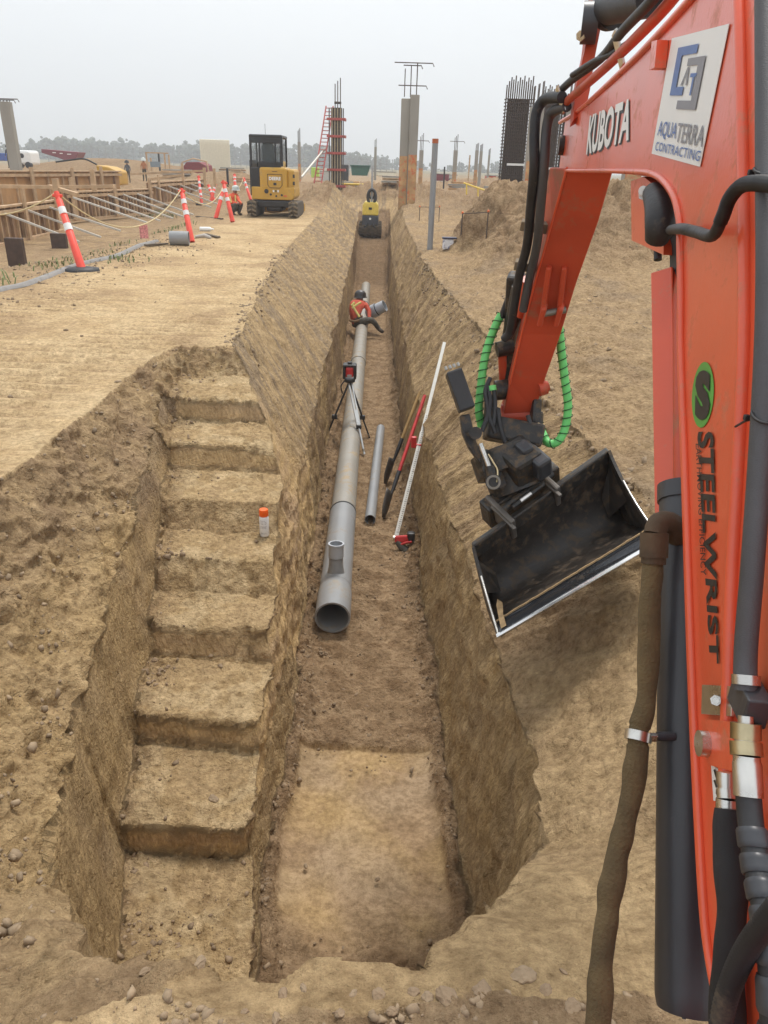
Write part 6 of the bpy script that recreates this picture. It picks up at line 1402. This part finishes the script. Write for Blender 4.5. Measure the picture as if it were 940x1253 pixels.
# stacks and heaps of material between the columns
stacks = ((300, 208, 40, 1.6, .35, 'timber stack low on the ground just left of the small digger cab'), (398, 224, 36, .9, .3, 'timber stack at the foot of the red ladder'), (478, 232, 33, .8, .3, 'timber stack between the compactor and the twin column'), (530, 228, 38, 1.0, .3, 'timber stack just right of the grey standpipe top'), (565, 226, 42, 1.4, .35, 'timber stack behind the yellow rail on the right'), (603, 228, 36, .8, .4, 'timber stack at the left foot of the rebar cage'), (110, 214, 40, 2.0, .3, 'timber stack left of the yellow machine body'), (215, 209, 42, 1.6, .3, 'timber stack right of the small scaffold frame'), (425, 222, 44, 1.2, .35, 'timber stack in front of the green hopper bin'), (60, 205, 45, 2.2, .35, 'timber stack in front of the dark red skip bin'), (285, 214, 44, 1.4, .3, 'timber stack below the cream container'))
rs = random.Random(12)
for px, py, D_, w_, h_, lb in stacks:
    q = at(px, py, D_); q.z = gz(q.x, q.y); r_ = thing('timber_stack', lb, 'timber stack', tuple(q))
    for k in range(4):
        for j in range(3 - (k == 3)):
            if rs.random() < .15: continue
            b = MB(); b.box(q + Vector((rs.uniform(-.12, .12), (j - 1) * .3, .07 + k * h_ / 3)), (w_ * rs.uniform(.75, 1.05), .2, h_ / 4), bev=.01, rot=Matrix.Rotation(rs.uniform(-.12, .12), 3, 'Z')); b.build('plank', (LUMB, PLYD, CONC, PLY)[rs.randrange(4)], r_)
for px, py, D_, lb in ((333, 202, 70, 'low pale shed beyond the digger'), (405, 214, 64, 'low pale cabin behind the column formwork'), (546, 215, 66, 'low pale cabin between the far columns on the right'), (622, 220, 60, 'low pale cabin behind the rebar cage')):
    q = at(px, py, D_); q.z = gz(q.x, q.y); r_ = thing('site_cabin', lb, 'site cabin', tuple(q)); b = MB(); b.box(q + Vector((0, 0, .45)), (1.8, 1.5, .9), bev=.03); b.build('wall', mat('cabin_grey', (.5, .5, .47), .6), r_)
    b = MB(); b.box(q + Vector((0, 0, .94)), (1.95, 1.6, .08), bev=.02); b.build('roof', CONC, r_); b = MB(); b.box(q + Vector((.3, -.76, .5)), (.4, .02, .3)); b.build('window', BLK, r_)
# grass tufts
rg = random.Random(9); b = MB()
for (px, py, n_, s_) in ((66, 325, 90, .09), (86, 320, 60, .08), (150, 318, 110, .10), (120, 310, 50, .08), (175, 266, 60, .20), (185, 262, 90, .22), (205, 264, 80, .2), (212, 266, 60, .16), (2, 345, 50, .18), (200, 284, 50, .12), (215, 279, 60, .13), (150, 300, 40, .12)):
    c_ = G3(px, py)
    n_ = int(n_ * .45); xs_ = [c_.x + rg.gauss(0, .22) for _ in range(n_)]; ys_ = [c_.y + rg.gauss(0, .3) for _ in range(n_)]; zs_ = hgt(np.array([xs_], np.float32), np.array([ys_], np.float32))[0][0]
    for k in range(n_):
        x, y, z = xs_[k], ys_[k], float(zs_[k]); a = rg.uniform(0, 6.28); l_ = s_ * rg.uniform(.5, 1.2); dx, dy = math.cos(a), math.sin(a); w_ = .011
        p0, p1, p2 = Vector((x - dy * w_, y + dx * w_, z)), Vector((x + dy * w_, y - dx * w_, z)), Vector((x + dx * l_ * .25, y + dy * l_ * .25, z + l_ * .6)); p3 = Vector((x + dx * l_ * .7, y + dy * l_ * .7, z + l_ * .8))
        b.add([p0, p1, p2 + Vector((dy * w_, -dx * w_, 0)), p2 - Vector((dy * w_, -dx * w_, 0)), p3], [[0, 1, 2, 3], [3, 2, 4]])
o = b.build('weeds', mat('weed_green', (.16, .19, .07), .8, var=.3, scale=3)); tag(o, 'tufts of green weeds along the formwork pit', 'weeds', kind='stuff')

# ------------------------------------------------------------------ crumbs and clods
def rocks_np(pts, rad, seed, name, material, sub=1, rough=.35):
    ico = bmesh.new(); bmesh.ops.create_icosphere(ico, subdivisions=sub, radius=1.0); ico.verts.ensure_lookup_table()
    iv = np.array([v.co[:] for v in ico.verts]); if_ = np.array([[v.index for v in f.verts] for f in ico.faces]); ico.free(); rg = np.random.default_rng(seed)
    n_ = len(pts); S_ = rad[:, None] * rg.uniform(.55, 1.25, (n_, 3)); A_ = rg.normal(size=(n_, 3, 3)); Q = np.linalg.qr(A_)[0]
    V = iv[None] * (1 + rg.uniform(-rough, rough, (n_, len(iv), 1))) * S_[:, None]; V = np.einsum('nij,nvj->nvi', Q, V) + pts[:, None]
    F = (if_[None] + (np.arange(n_) * len(iv))[:, None, None]).reshape(-1, 3).astype(np.int32); V = V.reshape(-1, 3).astype(np.float32)
    me = bpy.data.meshes.new(name); me.vertices.add(len(V)); me.vertices.foreach_set('co', V.ravel()); me.loops.add(len(F) * 3); me.loops.foreach_set('vertex_index', F.ravel()); me.polygons.add(len(F))
    me.polygons.foreach_set('loop_start', np.arange(0, len(F) * 3, 3, dtype=np.int32)); me.polygons.foreach_set('loop_total', np.full(len(F), 3, np.int32)); me.update(calc_edges=True)
    me.materials.append(material); o = bpy.data.objects.new(name, me); COL.objects.link(o); return o
rg = np.random.default_rng(21)
def scatter(n_, x0, x1, y0, y1, maskf, rmin, rmax, pw=2.5):
    x = rg.uniform(x0, x1, n_).astype(np.float32); y = rg.uniform(y0, y1, n_).astype(np.float32); h, K_ = hgt(x[None], y[None]); K_ = {k: v[0] for k, v in K_.items()}; h = h[0]
    e = .02; hx = (hgt((x + e)[None], y[None])[0][0] - h) / e; hy = (hgt(x[None], (y + e)[None])[0][0] - h) / e; st = np.hypot(hx, hy)
    m_ = maskf(x, y, h, K_, st) > rg.uniform(0, 1, n_); x, y, h = x[m_], y[m_], h[m_]; r_ = rmin + (rmax - rmin) * rg.uniform(0, 1, len(x)) ** pw
    return np.stack([x, y, h + r_ * .10], -1), r_
CL = mat('soil_clod', (.28, .205, .13), .95, var=.25, scale=9, bump=.5, bscale=90); CLD = mat('soil_clod_dark', (.26, .185, .115), .95, var=.25, scale=9, bump=.5, bscale=90); CLG = mat('soil_clod_grey', (.31, .245, .165), .95, var=.2, scale=9, bump=.5, bscale=90)
rim_m = lambda x, y, h, K_, st: (K_['dT'] < .22) * (~K_['iT2']) * np.exp(-(K_['dT'] / .10) ** 2) * (y > 1.5)
P7, R7_ = scatter(40000, -2.6, 1.9, 1.5, 16, rim_m, .004, .026, 4)
rim2 = lambda x, y, h, K_, st: (K_['iT2'] & ~K_['iB2']) * (x < -.8) * (.2 + .8 * (pn(x * 4, y * 4, 3) > .05)) * .5
P8, R8_ = scatter(9000, -2.3, -.8, .9, 6.8, rim2, .003, .020, 4)
near_m = lambda x, y, h, K_, st: (~K_['iT'] & ~K_['iT2']) * (.25 + .75 * (pn(x * 2.3, y * 2.3, 0) > -.05)) * (y < 1.6) * (st < .9)
P1, R1_ = scatter(26000, -1.6, 1.6, .45, 1.6, near_m, .0018, .016, 5)
floor_m = lambda x, y, h, K_, st: K_['iB'] * (h < -1.4) * (st < .9) * np.clip(np.exp(-((K_['dB'] - .17) / np.where(y < 3.7, .05, .10)) ** 2) + .12 * (y > 3.4) + .06 * (y < 2.4), 0, 1) * (.3 + .7 * (pn(x * 3, y * 3, 1) > -.1))
P2, R2_ = scatter(26000, -1.5, .7, 1.5, 8, floor_m, .003, .020, 4)
st_m = lambda x, y, h, K_, st: K_['iB2'] * (x < -.6) * (st < .9) * np.clip(np.exp(-((K_['dB2'] - .13) / .13) ** 2) * 1.0 + .03 + .35 * (y < 2.45), 0, 1) * (.10 + .9 * (pn(x * 3.4, y * 3.4, 1) > .12)) * .7
P3, R3_ = scatter(22000, -2.0, -.6, 1.6, 6.7, st_m, .003, .020, 4)
rs_m = lambda x, y, h, K_, st: (~K_['iT'] & ~K_['iT2']) * (x > .2) * (.15 + .85 * (pn(x * 1.1, y * 1.1, 1) > .05)) * (pn(x * 3, y * 3, 2) > -.2)
P4, R4_ = scatter(12000, .4, 6, 2, 14, rs_m, .006, .030, 4)
ls_m = lambda x, y, h, K_, st: (~K_['iT'] & ~K_['iT2']) * np.clip((-3.6 - x + .8 * pn(y * .5, y * 0, 0)) / 1.2, 0.015, .8) * (.3 + .7 * (pn(x * 1.6, y * 1.6, 3) > .0))
P5, R5_ = scatter(12000, -7, -1.9, 5, 18, ls_m, .006, .028, 4)
pc_m = lambda x, y, h, K_, st: K_['iT2'] * ~K_['iB2'] * (x < -.5) * .25 * (pn(x * 3, y * 3, 7) > .1)
P6, R6_ = scatter(4000, -2.3, -.5, .9, 6.5, pc_m, .003, .014, 3)
for P_, R_, m_, nm, lb in ((np.concatenate([P1, P4]), np.concatenate([R1_, R4_]), CL, 'soil_crumbs', 'brown soil crumbs scattered over the ground on the right and in front'), (np.concatenate([P2, P3]), np.concatenate([R2_, R3_]), CLD, 'loose_soil', 'dark loose crumbs along the feet of the trench walls and steps'), (np.concatenate([P5, P6, P7, P8]), np.concatenate([R5_, R6_, R7_, R8_]), CL, 'loose_soil', 'brown crumbs along the left side of the dirt track')):
    o = rocks_np(P_, R_, 3, nm, m_, 1, .42); tag(o, lb, 'soil', kind='stuff')
# big clods one by one: (photo px, py, size m, flatness)
clods = [(346, 1218, .030), (372, 1210, .022), (548, 1222, .055), (590, 1214, .050), (523, 1222, .028), (506, 1215, .025), (463, 1218, .030), (640, 1196, .055), (668, 1212, .028), (700, 1234, .038), (432, 1216, .020), (415, 1240, .022), (565, 1240, .035), (612, 1232, .030), (655, 1236, .026), (480, 1238, .024), (338, 1246, .026), (300, 1238, .018), (725, 1200, .022), (262, 978, .045), (462, 1076, .022), (258, 802, .026), (270, 815, .028), (190, 808, .03), (196, 820, .028), (244, 1180, .035), (208, 1188, .030), (178, 1190, .028), (420, 1160, .018), (450, 1158, .016), (480, 1162, .018), (374, 1060, .022), (740, 1216, .02), (690, 1190, .02), (760, 1236, .024)]
rr3 = random.Random(3)
for i, (px, py, r_) in enumerate(clods):
    r_ *= .55 if py > 1140 else .75
    q = G3(px, py); b = MB(); bm = bmesh.new(); bmesh.ops.create_icosphere(bm, subdivisions=3, radius=1.0)
    a = rr3.uniform(0, 6.28); sx, sy, sz = 1.0, rr3.uniform(.6, .9), rr3.uniform(.38, .6)
    pl = [Vector((rr3.gauss(0, 1), rr3.gauss(0, 1), rr3.gauss(0, 1))).normalized() for _ in range(9)]; dd = [rr3.uniform(.62, .9) for _ in pl]
    vs_ = []
    for v in bm.verts:
        c_ = v.co.copy()
        for n_, d2 in zip(pl, dd):
            k = c_.dot(n_)
            if k > d2: c_ -= n_ * (k - d2)
        k = 1 + .10 * math.sin(v.co.x * 7 + i) * math.sin(v.co.y * 9) + rr3.uniform(-.03, .03)
        x, y, z = c_.x * sx * k * r_, c_.y * sy * k * r_, c_.z * sz * k * r_; vs_.append((q.x + x * math.cos(a) - y * math.sin(a), q.y + x * math.sin(a) + y * math.cos(a), q.z + z + r_ * .12))
    bm.verts.ensure_lookup_table(); b.add(vs_, [[v.index for v in f.verts] for f in bm.faces]); bm.free()
    o = b.build('soil_clod', (CLD, CL, CLD)[i % 3], origin=tuple(q)); tag(o, 'dry angular clod of brown soil lying loose on the ground or steps near the viewer', 'clod', 'large soil clods near the viewer')

# ------------------------------------------------------------------ smoke haze
hb_ = MB().box((0, 500, 60), (6400, 6400, 180)).build('haze', mat('haze_tmp', (1, 1, 1))); 
hm = bpy.data.materials.new('smoke_haze'); hm.use_nodes = True; nh = hm.node_tree; nh.nodes.clear()
ho = nh.nodes.new('ShaderNodeOutputMaterial'); pv = nh.nodes.new('ShaderNodeVolumePrincipled'); pv.inputs['Color'].default_value = (.90, .94, 1.0, 1); pv.inputs['Density'].default_value = .0016; pv.inputs['Anisotropy'].default_value = .2
nh.links.new(pv.outputs[0], ho.inputs['Volume']); hb_.data.materials.clear(); hb_.data.materials.append(hm); tag(hb_, kind='stuff')
for o in list(bpy.data.objects):
    if '_o' in o: del o['_o']
